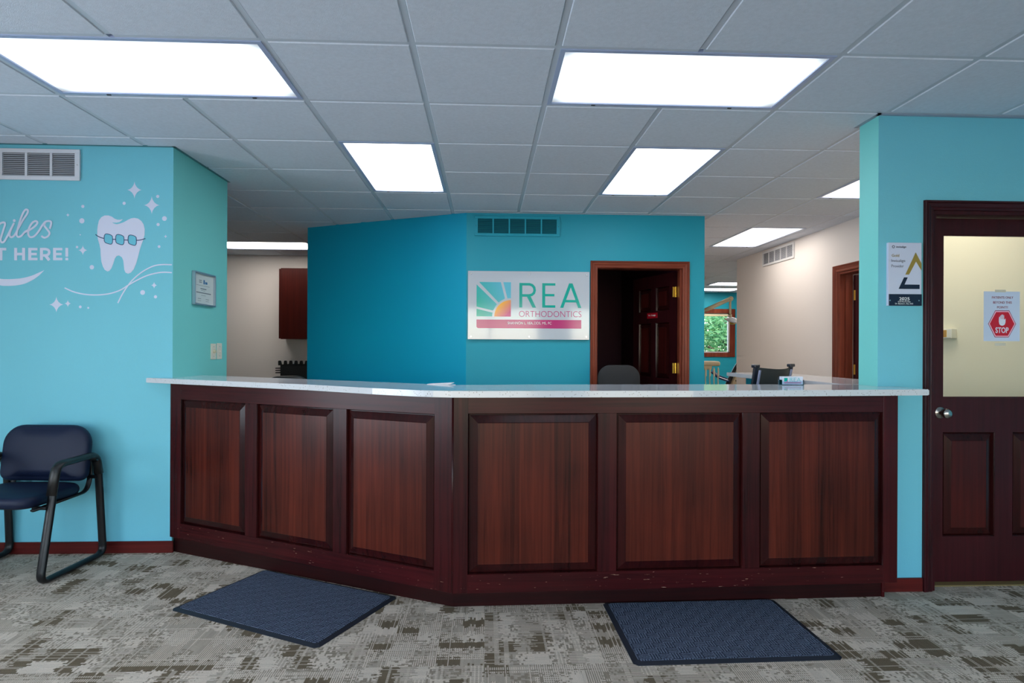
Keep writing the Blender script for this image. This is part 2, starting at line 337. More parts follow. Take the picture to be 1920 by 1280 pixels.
def text(name, body, F, x0, x1, z0, z1, m, parent=None, offset=0, off=.0009, keep=False, label=None, spacing=1.0, shear=0):
    """lettering fitted into the box x0..x1, z0..z1 on frame F"""
    c = bpy.data.curves.new('t', 'FONT'); c.body = body; c.size = 1; c.offset = offset; c.space_character = spacing; c.shear = shear; c.resolution_u = 4; c.extrude = .001; c.align_x = 'CENTER' if '\n' in body else 'LEFT'
    o = bpy.data.objects.new('t', c); COL.objects.link(o); dg = bpy.context.evaluated_depsgraph_get(); dg.update()
    me = bpy.data.meshes.new_from_object(o.evaluated_get(dg)); bpy.data.objects.remove(o)
    xs = [v.co.x for v in me.vertices]; ys = [v.co.y for v in me.vertices]; a0, a1, b0, b1 = min(xs), max(xs), min(ys), max(ys)
    sx = (x1-x0)/(a1-a0); sy = (z1-z0)/(b1-b0)
    for v in me.vertices: v.co = F @ Vector((x0+(v.co.x-a0)*sx, z0+(v.co.y-b0)*sy, off+v.co.z*.3))
    me.materials.clear(); me.materials.append(m); me.name = name
    q = bpy.data.objects.new(name, me); COL.objects.link(q)
    if parent: q.parent = parent
    if label: q['label'] = label
    return q
def empty(name, loc=(0, 0, 0), label=None, cat=None, group=None, kind=None, rz=0):
    o = bpy.data.objects.new(name, None); COL.objects.link(o); o.location = loc; o.rotation_euler = (0, 0, rz); o.empty_display_size = .1
    return tag(o, label, cat, group, kind)
def tag(o, label=None, cat=None, group=None, kind=None):
    if label: o['label'] = label
    if cat: o['category'] = cat
    if group: o['group'] = group
    if kind: o['kind'] = kind
    return o
def adopt(parent):      # parts modelled in world coordinates keep their place under a moved Empty
    bpy.context.view_layer.update()
    for c in parent.children:
        c.matrix_parent_inverse = parent.matrix_world.inverted()
def struct(name, bm, m, **k): return obj(name, bm, m, kind='structure', **k)
def copy_tree(o, parent=None):
    c = o.copy(); COL.objects.link(c)
    if parent: c.parent = parent; c.matrix_parent_inverse = o.matrix_parent_inverse.copy()
    for ch in list(o.children): copy_tree(ch, c)
    return c

# ------------------------------------------------------------------ the shell
HC = 2.562
bm = BM(); box(bm, -5.3, 8.6, -3.4, 13.6, -.06, 0); f_ = struct('floor', bm, carpet_mat())
f_['label'] = 'beige and brown patterned carpet tiles'
# ceiling: lay-in tiles in a painted steel grid, 61 cm module
G, GX, GY = .6096, -.311, 2.547
LIGHTS = [  # i0,i1,j0,j1, kind
    (-3, -1, 0, 1, 'cool', 'wide white ceiling light panel above the left of the waiting room'),
    (1, 3, 0, 1, 'cool', 'wide white ceiling light panel above the right of the counter front'),
    (-1, 0, 2, 4, 'mid', 'ceiling light panel above the desk side, left of the two near the teal wall'),
    (2, 3, 2, 4, 'mid', 'ceiling light panel above the desk side, right of the two near the teal wall'),
    (5, 6, 2, 4, 'warm', 'hallway ceiling light partly hidden by the blue wall end'),
    (5, 6, 6, 8, 'warm', 'hallway ceiling light above the greige wall vent'),
    (-5, -3, 8, 9, 'warm', 'ceiling light strip in the back left room by the wall cabinet'),
    (-3, -1, -5, -4, 'cool', None), (1, 3, -5, -4, 'cool', None)]
def in_light(i, j): return any(a <= i < b and c <= j < d for a, b, c, d, *_ in LIGHTS)
bm = BM()
for i in range(-8, 15):
    for j in range(-10, 19):
        if in_light(i, j): continue
        x0, y0 = GX+i*G+.013, GY+j*G+.013; x1, y1 = x0+G-.026, y0+G-.026
        x0, x1, y0, y1 = max(x0, -5.3), min(x1, 8.6), max(y0, -3.4), min(y1, 13.6)
        if x1-x0 < .03 or y1-y0 < .03: continue
        c = .004; a = [bm.verts.new(p) for p in ((x0, y0, HC+.012), (x1, y0, HC+.012), (x1, y1, HC+.012), (x0, y1, HC+.012))]
        b = [bm.verts.new(p) for p in ((x0, y0, HC+.001), (x1, y0, HC+.001), (x1, y1, HC+.001), (x0, y1, HC+.001))]
        d = [bm.verts.new(p) for p in ((x0+c, y0+c, HC-.004), (x1-c, y0+c, HC-.004), (x1-c, y1-c, HC-.004), (x0+c, y1-c, HC-.004))]
        for k in range(4):
            q = (k+1) % 4; bm.faces.new((a[k], a[q], b[q], b[k])); bm.faces.new((b[k], b[q], d[q], d[k]))
        bm.faces.new(d)
ceil = struct('ceiling', bm, TILE); ceil['label'] = 'white acoustic tile ceiling'
bm = BM(); box(bm, -5.4, 8.7, -3.5, 13.7, HC+.10, HC+.2); struct('ceiling_deck', bm, TRIMW, parent=ceil)
bm = BM()
for i in range(-8, 16):
    x = GX+i*G
    if -5.3 < x < 8.6: 
        # main runners stop where a fixture spans them
        segs = []; y = -3.4
        for j in range(-10, 19):
            if in_light(i-1, j) and in_light(i, j) and any(a < i < b and c <= j < d for a, b, c, d, *_ in LIGHTS): continue
            box(bm, x-.0125, x+.0125, max(-3.4, GY+j*G-.0125), min(13.6, GY+j*G+G-.0125), HC, HC+.03)
for j in range(-10, 20):
    y = GY+j*G
    if -3.4 < y < 13.6:
        for i in range(-8, 15):
            if any(a <= i < b and c < j < d for a, b, c, d, *_ in LIGHTS): continue
            box(bm, GX+i*G+.0125, GX+i*G+G-.0125, y-.0125, y+.0125, HC+.0003, HC+.03)
struct('ceiling_grid', bm, GRID, parent=ceil)

def wall(name, pts, m, z0=0, z1=HC+.02, edge=None, label=None):
    bm = BM(); prism(bm, pts, z0, z1)
    o = struct(name, bm, m);
    if label: o['label'] = label
    return o
def rect(x0, x1, y0, y1): return [(x0, y0), (x1, y0), (x1, y1), (x0, y1)]
XL, YL = -1.977, 3.944
# waiting room
bm = BM(); prism(bm, [(-5.3, YL), (XL, YL), (XL, 4.75), (XL-.12, 4.75), (XL-.12, YL+.12), (-5.3, YL+.12)], 0, HC+.02)
bm.faces.ensure_lookup_table(); bm.normal_update()
for f in bm.faces:
    c = f.calc_center_median()
    if abs(c.x-XL) < .001: f.material_index = 1
    if c.y > 4.74 or (c.x < XL-.11 and c.y > YL+.05): f.material_index = 2
o = struct('wall_left', bm, [AQUA, AQUA_LIT, CREAM]); o['label'] = 'light aqua wall behind the waiting room chair'
wall('wall_west', rect(-5.4, -5.3, -3.5, 13.7), AQUA)
wall('wall_east', rect(8.6, 8.7, -3.5, 13.7), CREAM)
wall('wall_waiting_east', rect(4.7, 4.82, -3.4, 3.19), AQUA)
bm = BM(); prev = -3.28; wy = [(-2.8, -.6), (0, 2.2)]
for a, b in wy:
    box(bm, -4.6, -4.48, prev, a, 0, HC+.02); box(bm, -4.6, -4.48, a, b, 0, .3); box(bm, -4.6, -4.48, a, b, 2.3, HC+.02); prev = b
box(bm, -4.6, -4.48, prev, YL, 0, HC+.02); struct('wall_waiting_west', bm, CREAM)
for k, (a, b) in enumerate(wy):
    bm = BM()
    for y0, y1, z0, z1 in ((a, b, .3, .36), (a, b, 2.24, 2.3), (a, a+.06, .36, 2.24), (b-.06, b, .36, 2.24), ((a+b)/2-.03, (a+b)/2+.03, .36, 2.24)): box(bm, -4.59, -4.46, y0, y1, z0, z1)
    w_ = struct('window_%d' % (k+5), bm, mat('mahogany_window_paint', (70, 26, 26), .35))
    bm = BM(); box(bm, -4.54, -4.535, a+.05, b-.05, .35, 2.25); obj('pane', bm, glass_mat('window_glass'), w_)
# rear wall with three windows, behind the camera
bm = BM(); wx = [(-4.2, -1.8), (-1.1, 1.3), (2.0, 4.4)]; prev = -4.6
for a, b in wx:
    box(bm, prev, a, -3.4, -3.28, 0, HC+.02); box(bm, a, b, -3.4, -3.28, 0, .3); box(bm, a, b, -3.4, -3.28, 2.3, HC+.02); prev = b
box(bm, prev, 4.8, -3.4, -3.28, 0, HC+.02); struct('wall_rear', bm, TEAL)
for k, (a, b) in enumerate(wx):
    bm = BM()
    for x0, x1, z0, z1 in ((a, b, .3, .36), (a, b, 2.24, 2.3), (a, a+.06, .36, 2.24), (b-.06, b, .36, 2.24), ((a+b)/2-.03, (a+b)/2+.03, .36, 2.24)): box(bm, x0, x1, -3.39, -3.26, z0, z1)
    w_ = struct('window_%d' % (k+2), bm, DF)
    bm = BM(); box(bm, a+.05, b-.05, -3.34, -3.335, .35, 2.25); obj('pane', bm, glass_mat('window_glass'), w_)

# right blue wall with the door opening (door 1)
YR = 3.19; XP = 2.105; TR = 3.357
DX0, DX1, DZ = 2.409, 3.36, 2.05          # casing inner edges
bm = BM(); box(bm, XP, DX0-.002, YR, TR, 0, HC+.02); box(bm, DX0-.002, DX1+.002, YR, TR, DZ+.002, HC+.02); box(bm, DX1+.002, 4.8, YR, TR, 0, HC+.02)
bm.normal_update()
for f in bm.faces:
    c = f.calc_center_median()
    if abs(c.x-XP) < .001: f.material_index = 1
    elif c.y > TR-.001: f.material_index = 2
o = struct('wall_right', bm, [AQUA, AQUA_LIT, CREAM]); o['label'] = 'light blue wall around the dark wooden door'
# back wall: deep teal angled part, teal frontal part, dark room behind
YB = 5.70; XB0, XB1 = -.183, 2.07
O2X0, O2X1, O2Z = 1.03, 1.872, 2.072      # rough opening of door 2
bm = BM(); d_ = Vector((XB0+1.88, YB-6.517, 0)).normalized(); nn = Vector((-d_.y, d_.x, 0))*.12
prism(bm, [(-1.88, 6.517), (XB0, YB), (XB0+nn.x*1, YB+.13), (-1.88+nn.x, 6.517+nn.y)], 0, HC+.02)
bm.normal_update()
for f in bm.faces:
    c = f.calc_center_median()
    if c.x < -1.82 and abs(f.normal.z) < .5 and f.calc_area() < .5: f.material_index = 1
    elif (f.normal.y > .3): f.material_index = 1
o = struct('wall_angled', bm, [TEALD, CREAM]); o['label'] = 'deep teal wall running back at an angle'
bm = BM(); box(bm, XB0, O2X0, YB, YB+.12, 0, HC+.02); box(bm, O2X0, O2X1, YB, YB+.12, O2Z, HC+.02); box(bm, O2X1, XB1, YB, YB+.12, 0, HC+.02)
bm.normal_update()
for f in bm.faces:
    c = f.calc_center_median()
    if abs(c.x-XB1) < .001: f.material_index = 1
o = struct('wall_back', bm, [TEAL, TRIMW]); o['label'] = 'teal wall with the acrylic sign and open door'
bm = BM(); box(bm, XB1-.12, XB1, YB+.12, 13.5, 0, HC+.02); struct('wall_corridor', bm, CREAM)
PLUM = mat('plum_wall_paint', (70, 16, 44), .6)
bm = BM(); box(bm, .2, XB1-.12, 8.6, 8.72, 0, HC+.02); box(bm, .08, .2, YB+.13, 8.72, 0, HC+.02); box(bm, XB1-.14, XB1-.121, YB+.13, 8.6, 0, HC+.02); struct('wall_office', bm, PLUM)
# back left room
wall('wall_back_left', rect(-5.3, .08, 8.5, 8.62), CREAM, label='greige wall behind the angled teal wall')
# greige hallway wall with door 3
XC = 3.54; C0, C1, CZ = 5.13, 5.975, 2.07
bm = BM(); box(bm, XC, XC+.12, TR, C0, 0, HC+.02); box(bm, XC, XC+.12, C0, C1, CZ, HC+.02); box(bm, XC, XC+.12, C1, 8.35, 0, HC+.02); box(bm, XC, 8.6, 8.35, 8.47, 0, HC+.02)
o = struct('wall_hallway', bm, CREAM); o['label'] = 'greige hallway wall with a white vent'
bm = BM(); box(bm, XC+.001, 6, 3.9, 4.02, 0, HC+.02); box(bm, 6, 6.12, 3.9, 8.35, 0, HC+.02); struct('wall_side_room', bm, CREAM)
# pale yellow part of the hallway wall seen through the door glass
bm = BM(); box(bm, XC-.006, XC, TR, 4.95, 0, HC-.005); o = struct('wall_hallway_near', bm, YCREAM); o['label'] = 'pale yellow wall seen through the door glass'
# treatment room far wall with window 1
TY = 13.4; WX0, WX1, WZ0, WZ1 = 3.95, 5.45, 1.21, 2.10
bm = BM(); box(bm, XB1, WX0, TY, TY+.15, 0, HC+.02); box(bm, WX1, 8.6, TY, TY+.15, 0, HC+.02); box(bm, WX0, WX1, TY, TY+.15, 0, WZ0); box(bm, WX0, WX1, TY, TY+.15, WZ1, HC+.02)
o = struct('wall_far', bm, TEAL); o['label'] = 'teal far wall of the treatment room'
bm = BM()
for x0, x1, z0, z1 in ((WX0-.11, WX1+.11, WZ1-.005, WZ1+.09), (WX0-.11, WX1+.11, WZ0-.09, WZ0+.005), (WX0-.11, WX0, WZ0, WZ1), (WX1-.01, WX1+.11, WZ0, WZ1)): box(bm, x0, x1, TY-.02, TY+.02, z0, z1, .004)
w1 = struct('window_1', bm, CB); w1['label'] = 'wood framed window looking onto green trees'
bm = BM()
for x0, x1, z0, z1 in ((WX0, WX1, WZ1-.05, WZ1), (WX0, WX1, WZ0, WZ0+.03), (WX0, WX0+.05, WZ0, WZ1), (WX1-.035, WX1, WZ0, WZ1)): box(bm, x0, x1, TY+.03, TY+.08, z0, z1)
obj('sash', bm, mat('pale_sash', (190, 192, 196), .4), w1)
bm = BM(); box(bm, WX0+.03, WX1-.02, TY+.05, TY+.055, WZ0+.02, WZ1-.03); obj('pane', bm, glass_mat('window_glass'), w1)
bm = BM(); box(bm, WX0+.03, WX1-.05, TY-.03, TY+.02, WZ1-.075, WZ1-.03, .006); obj('blind_headrail', bm, mat('cream_plastic', (222, 210, 176), .4), w1)
# ground and trees outside
bm = BM(); box(bm, -30, 40, 13.7, 60, -.5, -.4); struct('ground_outside', bm, mat('lawn', (70, 110, 50), .9, var=.3, vscale=4))

# baseboards
def baseboard(name, x0, x1, y0, y1, h=.074):
    bm = BM(); box(bm, x0, x1, y0, y1, 0, h, .004); return struct(name, bm, WB)
WB = wood('baseboard_wood', (58, 16, 16), (108, 36, 32), horiz=True, rough=.3, staves=.5)
baseboard('baseboard_left', -4.48, XL+.013, YL-.014, YL)
baseboard('baseboard_right', 2.10, 2.352, YR-.014, YR)
baseboard('baseboard_right_2', 3.43, 4.7, YR-.014, YR)
baseboard('baseboard_hallway', XC-.014, XC, 6.08, 8.35)
# wall angles at the ceiling
bm = BM(); box(bm, XP-.02, 4.7, YR-.022, YR+.001, HC-.006, HC+.001); box(bm, XP-.022, XP+.001, YR-.022, TR+.02, HC-.006, HC+.001); struct('trim_1', bm, mat('grey_wall_angle', (150, 160, 178), .4))
bm = BM(); box(bm, -4.48, XL+.02, YL-.02, YL+.001, HC-.005, HC+.001); box(bm, XL-.001, XL+.02, YL-.02, 4.76, HC-.005, HC+.001); struct('trim_2', bm, mat('teal_wall_angle', (70, 120, 130), .4))
bm = BM(); box(bm, XB0-.01, XB1+.02, YB-.02, YB+.001, HC-.005, HC+.001); struct('trim_3', bm, GRID)

# ------------------------------------------------------------------ ceiling lights
def fixture(x0, x1, y0, y1, tone, label, z=HC, strength=None):
    cx, cy = (x0+x1)/2, (y0+y1)/2; hx, hy = (x1-x0)/2-.0125, (y1-y0)/2-.0125
    t = empty('ceiling_light', (cx, cy, z), label or 'ceiling light panel in the waiting room behind the viewer', 'ceiling light', 'fluorescent ceiling panels')
    bm = BM(); w = .022
    for a, b, c, d in ((-hx, hx, -hy, -hy+w), (-hx, hx, hy-w, hy), (-hx, -hx+w, -hy+w, hy-w), (hx-w, hx, -hy+w, hy-w)): box(bm, a, b, c, d, -.004, .02)
    fr = obj('frame', bm, mat('light_frame_enamel', (170, 182, 214), .35), t)
    for sx in (-.6, .6): bm = BM(); box(bm, sx*hx-.010, sx*hx+.010, hy-.012, hy-.004, -.007, -.003); obj('latch', bm, BLKP, fr)
    col = {'cool': COOL, 'mid': MID, 'warm': WARM, 'bright': WARM}[tone]; st = {'cool': E_FRONT, 'bright': 12.0}.get(tone, E_BACK)
    bm = BM(); box(bm, -hx+w, hx-w, -hy+w, hy-w, .002, .008)
    key = 'lens_%s_%d_%d' % (tone, hx*100, hy*100)
    m = MATS.get(key) or emit_mat(key, col, st, (hx-w, hy-w))
    obj('diffuser', bm, m, t)
    bm = BM(); box(bm, -hx, hx, -hy, hy, .03, .09); obj('housing', bm, TRIMW, t)
    return t
for a, b, c, d, tone, lab in LIGHTS: fixture(GX+a*G, GX+b*G, GY+c*G, GY+d*G, tone, lab)
fixture(4.33, 5.6, 11.25, 11.86, 'bright', 'treatment room ceiling light farther from the teal window wall', z=HC-.012)
fixture(4.7, 5.9, 8.9, 9.5, 'bright', 'added fill light panel, unseen round the corner of the hallway wall', z=HC-.012)  # unseen fixture added to brighten the dental lamp
fixture(4.0, 4.6, 4.6, 5.8, 'warm', 'added unseen fill light in the side room beyond the open hallway door', z=HC-.012)  # unseen fixture added to lighten the open door leaf
fixture(4.05, 5.33, 12.36, 12.97, 'bright', 'treatment room ceiling light nearest the teal window wall', z=HC-.012)

# ------------------------------------------------------------------ reception counter
A = Vector((-1.99, 3.945, 0)); B = Vector((-.155, 2.99, 0)); Cc = Vector((2.128, 3.06, 0))
counter = empty('reception_counter', (-.155, 3.05, 0), 'dark cherry panelled reception counter with an angled left side', 'reception counter')
ZB, ZT = .098, 1.071
def seg_frame(p, q):
    d = (q-p).normalized(); n = Vector((d.y, -d.x, 0))     # n faces the waiting room
    m = Matrix((d, n, Vector((0, 0, 1)))).transposed().to_4x4(); m.translation = p; return m, (q-p).length
def raised_panel(bm, T, a0, a1, z0, z1, ch=.006, dp=.0128, slope=.039, top=.001, base=0):
    """raised and fielded panel set in the frame: chamfer in, quirk, slope out to the field (local a, n, z)"""
    loops = [(0, base), (ch*.4, base-dp*.35), (ch, base-dp-.007), (ch+.003, base-dp-.007), (ch+.004, base-dp), (ch+slope, base-.0025+top*0), (ch+slope+.003, base-.001)]
    rings = []
    for ins, n_ in loops:
        rings.append([bm.verts.new(T @ Vector(p)) for p in ((a0+ins, n_, z0+ins), (a1-ins, n_, z0+ins), (a1-ins, n_, z1-ins), (a0+ins, n_, z1-ins))])
    for r, s in zip(rings, rings[1:]):
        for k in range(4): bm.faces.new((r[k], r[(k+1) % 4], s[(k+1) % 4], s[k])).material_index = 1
    bm.faces.new(rings[-1])
    # solid back so the panel has thickness
    bk = [bm.verts.new(T @ Vector(p)) for p in ((a0, base-.03, z0), (a1, base-.03, z0), (a1, base-.03, z1), (a0, base-.03, z1))]
    for k in range(4): bm.faces.new((rings[0][k], rings[0][(k+1) % 4], bk[(k+1) % 4], bk[k]))
    bm.faces.new(bk)
def counter_side(p, q, panels, z0, z1, first, last):
    T, L = seg_frame(p, q)
    bm = BM(); box(bm, first, L-last, -.03, 0, ZB, z0, T=T); box(bm, first, L-last, -.03, 0, z1, ZT, T=T); obj('rail_frame', bm, WH, counter)
    edges = [0]+[v for a in panels for v in a]+[L]
    for k in range(0, len(edges), 2):
        bm = BM(); e0, e1 = edges[k], edges[k+1]
        zz0, zz1 = (ZB, ZT) if k in (0, len(edges)-2) else (z0, z1)
        if k == 0 and first == 0: pass
        box(bm, e0, e1, -.03, .0006 if k in (0, len(edges)-2) else 0, zz0, zz1, T=T, bev=.0012); obj('stile', bm, WF, counter)
    for a0, a1 in panels:
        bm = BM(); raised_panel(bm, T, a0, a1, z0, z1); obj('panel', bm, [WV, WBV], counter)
    return T, L
TL, LL = seg_frame(A, B)
k = LL/(B.x-A.x); fx = lambda X: (X-A.x)*k
TL, LL = counter_side(A, B, [(fx(-1.905), fx(-1.408)), (fx(-1.326), fx(-.823)), (fx(-.742), fx(-.253))], .193, .970, .085, .09)
k2 = (Cc-B).length/(Cc.x-B.x); fx = lambda X: (X-B.x)*k2
TR_, LR = counter_side(B, Cc, [(fx(-.084), fx(.560)), (fx(.655), fx(1.302)), (fx(1.393), fx(2.050))], .189, .978, .0705, .078)
# corner bead where the two faces meet
bm = BM(); cyl(bm, (B.x-.004, B.y+.006, ZB), (B.x-.003, B.y+.006, ZT), .0065, n=12); obj('corner_bead', bm, WF, counter, smooth=True)
# knee wall behind the wood, and the toe kick
bm = BM(); prism(bm, [(-1.955, 3.982), (B.x+.008, B.y+.05), (Cc.x-.001, Cc.y+.035), (Cc.x-.001, 3.182), (B.x+.03, 3.14), (-1.955, 4.10)], ZB, ZT); obj('back_panel', bm, CREAM, counter)
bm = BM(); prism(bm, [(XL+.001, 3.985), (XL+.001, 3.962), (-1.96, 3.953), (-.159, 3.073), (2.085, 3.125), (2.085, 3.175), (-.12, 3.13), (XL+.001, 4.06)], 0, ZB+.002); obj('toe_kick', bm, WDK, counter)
bm = BM(); box(bm, 2.085, 2.10, 3.118, 3.185, 0, ZB+.002); obj('toe_kick_end', bm, WF, counter)
adopt(counter)
# work desk behind the counter (supports the reception side)
# quartz top
ZS0, ZS1 = 1.072, 1.102
front = [(-2.135, 3.935), (-.94, 3.27), (-.55, 2.993), (-.42, 2.912), (-.32, 2.853), (-.24, 2.815), (-.15, 2.797), (-.03, 2.794), (.10, 2.80), (.98, 2.84), (1.97, 2.93), (2.215, 2.955)]
back = [(2.215, YR-.001), (XP-.001, YR-.001), (XP-.001, TR+.012), (1.22, 3.347), (.26, 3.31), (-.02, 3.262), (-.171, 3.255), (-.30, 3.325), (-.385, 3.385), (-1.10, 3.81), (XL+.001, 4.34), (XL+.001, YL-.001), (-2.135, YL-.001)]
bm = BM(); prism(bm, front+back, ZS0, ZS1)
es = [e for e in bm.edges if abs(e.verts[0].co.z-e.verts[1].co.z) < 1e-6]
bmesh.ops.bevel(bm, geom=es, offset=.003, segments=2, affect='EDGES')
QZ = quartz_mat()
tag(obj('countertop', bm, QZ), 'long white speckled quartz top lying on the reception counter', 'countertop')
bm = BM(); prism(bm, rect(2.03, 2.49, TR+.02, 5.06), ZS0, ZS1); bmesh.ops.bevel(bm, geom=list(bm.edges), offset=.003, segments=2, affect='EDGES')
pen = tag(obj('side_countertop', bm, QZ), 'short white quartz top running back beside the mesh chair', 'countertop')
bm = BM(); box(bm, 2.14, 2.40, TR+.005, 4.93, 0, ZS0-.001); o = struct('wall_half', bm, TEAL); o['label'] = 'teal half wall under the short quartz top'

# ------------------------------------------------------------------ doors
def hinge(parent, p, ax='x', h=.1):
    bm = BM(); cyl(bm, (p[0], p[1], p[2]-h/2), (p[0], p[1], p[2]+h/2), .0065, n=12)
    if ax == 'x': box(bm, p[0]-.03, p[0]+.03, p[1]+.003, p[1]+.006, p[2]-h/2, p[2]+h/2, .001)
    else: box(bm, p[0]+.003, p[0]+.006, p[1]-.03, p[1]+.03, p[2]-h/2, p[2]+h/2, .001)
    for dz in (-.03, 0, .03):
        cyl(bm, (p[0]-.016, p[1]+.002, p[2]+dz), (p[0]-.016, p[1]+.004, p[2]+dz), .004, n=8)
    return obj('hinge', bm, BRASS, parent, label='brass hinge')
PROF = [(0, .004), (.003, .010), (.010, .013), (.018, .013), (.021, .0105), (.024, .0125), (.037, .017), (.044, .0175), (.047, .014), (.050, .018), (.059, .020), (.062, .017), (.064, 0)]
def casing(parent, T, a0, a1, ztop, mv, mh, w=.064):
    """moulded casing around an opening; T maps (a, n, z); n is towards the viewer"""
    pr = [(q*w/.064, n_) for q, n_ in PROF]        # q: 0 inner .. w outer
    for side in (-1, 1):
        bm = BM(); ain = a0 if side < 0 else a1; ra = []
        for q, n_ in pr: ra.append((bm.verts.new(T @ Vector((ain+side*q, n_, 0))), bm.verts.new(T @ Vector((ain+side*q, n_, ztop+q)))))
        b0 = (bm.verts.new(T @ Vector((ain+side*w, -.001, 0))), bm.verts.new(T @ Vector((ain+side*w, -.001, ztop+w)))); b1 = (bm.verts.new(T @ Vector((ain, -.001, 0))), bm.verts.new(T @ Vector((ain, -.001, ztop))))
        ra = [b1]+ra+[b0]
        for r, s in zip(ra, ra[1:]): bm.faces.new((r[0], s[0], s[1], r[1]))
        obj('casing', bm, mv, parent)
    bm = BM(); ra = []
    for q, n_ in [(0, -.001)]+pr+[(w, -.001)]: ra.append((bm.verts.new(T @ Vector((a0-q, n_, ztop+q))), bm.verts.new(T @ Vector((a1+q, n_, ztop+q)))))
    for r, s in zip(ra, ra[1:]): bm.faces.new((r[0], s[0], s[1], r[1]))
    obj('head_casing', bm, mh, parent)
def leaf(parent, T, w, h, th, mf, mr, mp, openings, glass=None, both=False):
    """openings: list of (a0,a1,z0,z1) raised panels; glass: (a0,a1,z0,z1)"""
    cells = openings+([glass] if glass else [])
    xs = sorted({0, w} | {v for c in cells for v in c[:2]}); zs = sorted({0.0, h} | {v for c in cells for v in c[2:]})
    bmf = BM()
    for i in range(len(xs)-1):
        for j in range(len(zs)-1):
            cx, cz = (xs[i]+xs[i+1])/2, (zs[j]+zs[j+1])/2
            if any(c[0] < cx < c[1] and c[2] < cz < c[3] for c in cells): continue
            box(bmf, xs[i], xs[i+1], -th, 0, zs[j], zs[j+1], T=T)
    lf = obj('door_leaf', bmf, mf, parent)
    for c in openings:
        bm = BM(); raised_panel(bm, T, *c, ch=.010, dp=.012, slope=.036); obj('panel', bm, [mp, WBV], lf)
    if glass:
        bm = BM(); box(bm, glass[0], glass[1], -th/2-.003, -th/2+.003, glass[2], glass[3], T=T); obj('glass_pane', bm, glass_mat('door_glass'), lf, label='clear glass pane')
        bm = BM(); g = glass; s = .007
        for c in ((g[0], g[1], g[2], g[2]+s), (g[0], g[1], g[3]-s, g[3]), (g[0], g[0]+s, g[2]+s, g[3]-s), (g[1]-s, g[1], g[2]+s, g[3]-s)): box(bm, c[0], c[1], -th/2+.003, -.006, c[2], c[3], T=T)
        obj('glazing_bead', bm, mr, lf)
    return lf
# door 1: waiting room door with glass
d1 = empty('door_1', (2.88, YR, 0), kind='structure'); d1['label'] = 'dark mahogany door with a tall glass pane'
T1 = Matrix(((1, 0, 0, 0), (0, -1, 0, YR), (0, 0, 1, 0), (0, 0, 0, 1)))
casing(d1, T1, DX0, DX1, DZ, DF, DFH, .055)
bm = BM(); box(bm, DX0-.001, DX0+.018, YR+.001, TR, 0, DZ); box(bm, DX1-.018, DX1+.001, YR+.001, TR, 0, DZ); box(bm, DX0+.018, DX1-.018, YR+.001, TR, DZ-.018, DZ)
box(bm, DX0+.018, DX0+.03, YR+.125, TR, 0, DZ-.018); box(bm, DX1-.03, DX1-.018, YR+.125, TR, 0, DZ-.018); obj('jamb', bm, DF, d1)
Tl = Matrix(((1, 0, 0, 0), (0, -1, 0, 3.272), (0, 0, 1, 0), (0, 0, 0, 1)))
YF = 3.272; s_ = YF/3.31
gx0, gx1 = 2.56*s_, 3.23; lx = DX0+.02
def Lc(a0, a1, z0, z1): return (a0*s_-lx, a1*s_-lx, 1.3+(z0-1.3)*s_-.016, 1.3+(z1-1.3)*s_-.016)
lw = DX1-.02-lx
T2 = Matrix(((1, 0, 0, lx), (0, -1, 0, YF), (0, 0, 1, .016), (0, 0, 0, 1)))
c1 = Lc(2.561, 2.863, .253, .838); c2 = Lc(2.967, 3.275, .253, .838); gl = Lc(2.559, 3.275, 1.030, 1.947)
lf = leaf(d1, T2, lw, DZ-.022-.016, .042, DF, DF, DP, [c1, c2], gl)
bm = BM(); box(bm, lx, DX1-.02, YF-.03, TR+.01, 0, .007, .002); obj('threshold', bm, mat('brass_threshold', (168, 142, 96), .4, .6), d1, label='brass coloured threshold strip')
kz = 1.3-(778-655)/1143*3.23; kx = 2.512
bm = BM(); TK = Matrix.Translation((kx, YF, kz)) @ Matrix.Rotation(PI/2, 4, 'X')
lathe(bm, [(.001, 0), (.033, 0), (.033, .004), (.029, .009), (.012, .012), (.011, .034), (.015, .038), (.024, .044), (.0275, .054), (.0255, .064), (.016, .071), (.001, .073)], T=TK)
obj('door_knob', bm, NICKEL, lf, smooth=True, label='satin nickel round door knob')
adopt(d1)
# door 2: open door in the teal wall
d2 = empty('door_2', (1.45, YB, 0), kind='structure'); d2['label'] = 'open dark panelled door with brass hinges in the teal wall'
TB = Matrix(((1, 0, 0, 0), (0, -1, 0, YB), (0, 0, 1, 0), (0, 0, 0, 1)))
casing(d2, TB, 1.048, 1.857, 2.056, CB, CBH, .068)
bm = BM(); box(bm, 1.031, 1.050, YB, YB+.13, 0, 2.07); box(bm, 1.855, 1.871, YB, YB+.13, 0, 2.07); box(bm, 1.05, 1.855, YB, YB+.13, 2.054, 2.07); box(bm, 1.838, 1.855, YB+.02, YB+.085, 0, 2.054); obj('jamb', bm, CB, d2)
hp = Vector((1.842, YB+.135, 0)); ang = math.radians(107)
TD = Matrix.Translation((hp.x, hp.y, .012)) @ Matrix.Rotation(ang, 4, 'Z') @ Matrix(((1, 0, 0, 0), (0, 1, 0, 0), (0, 0, 1, 0), (0, 0, 0, 1)))
P6 = []
for a0, a1 in ((.115, .355), (.445, .685)):
    for z0, z1 in ((.23, .80), (.99, 1.55), (1.67, 1.91)): P6.append((a0, a1, z0, z1))
lf2 = leaf(d2, TD, .80, 2.035, .035, DF, DF, DP, P6)
for z in (1.849, 1.111, .25): hinge(d2, (1.836, YB+.128, z))
adopt(d2)
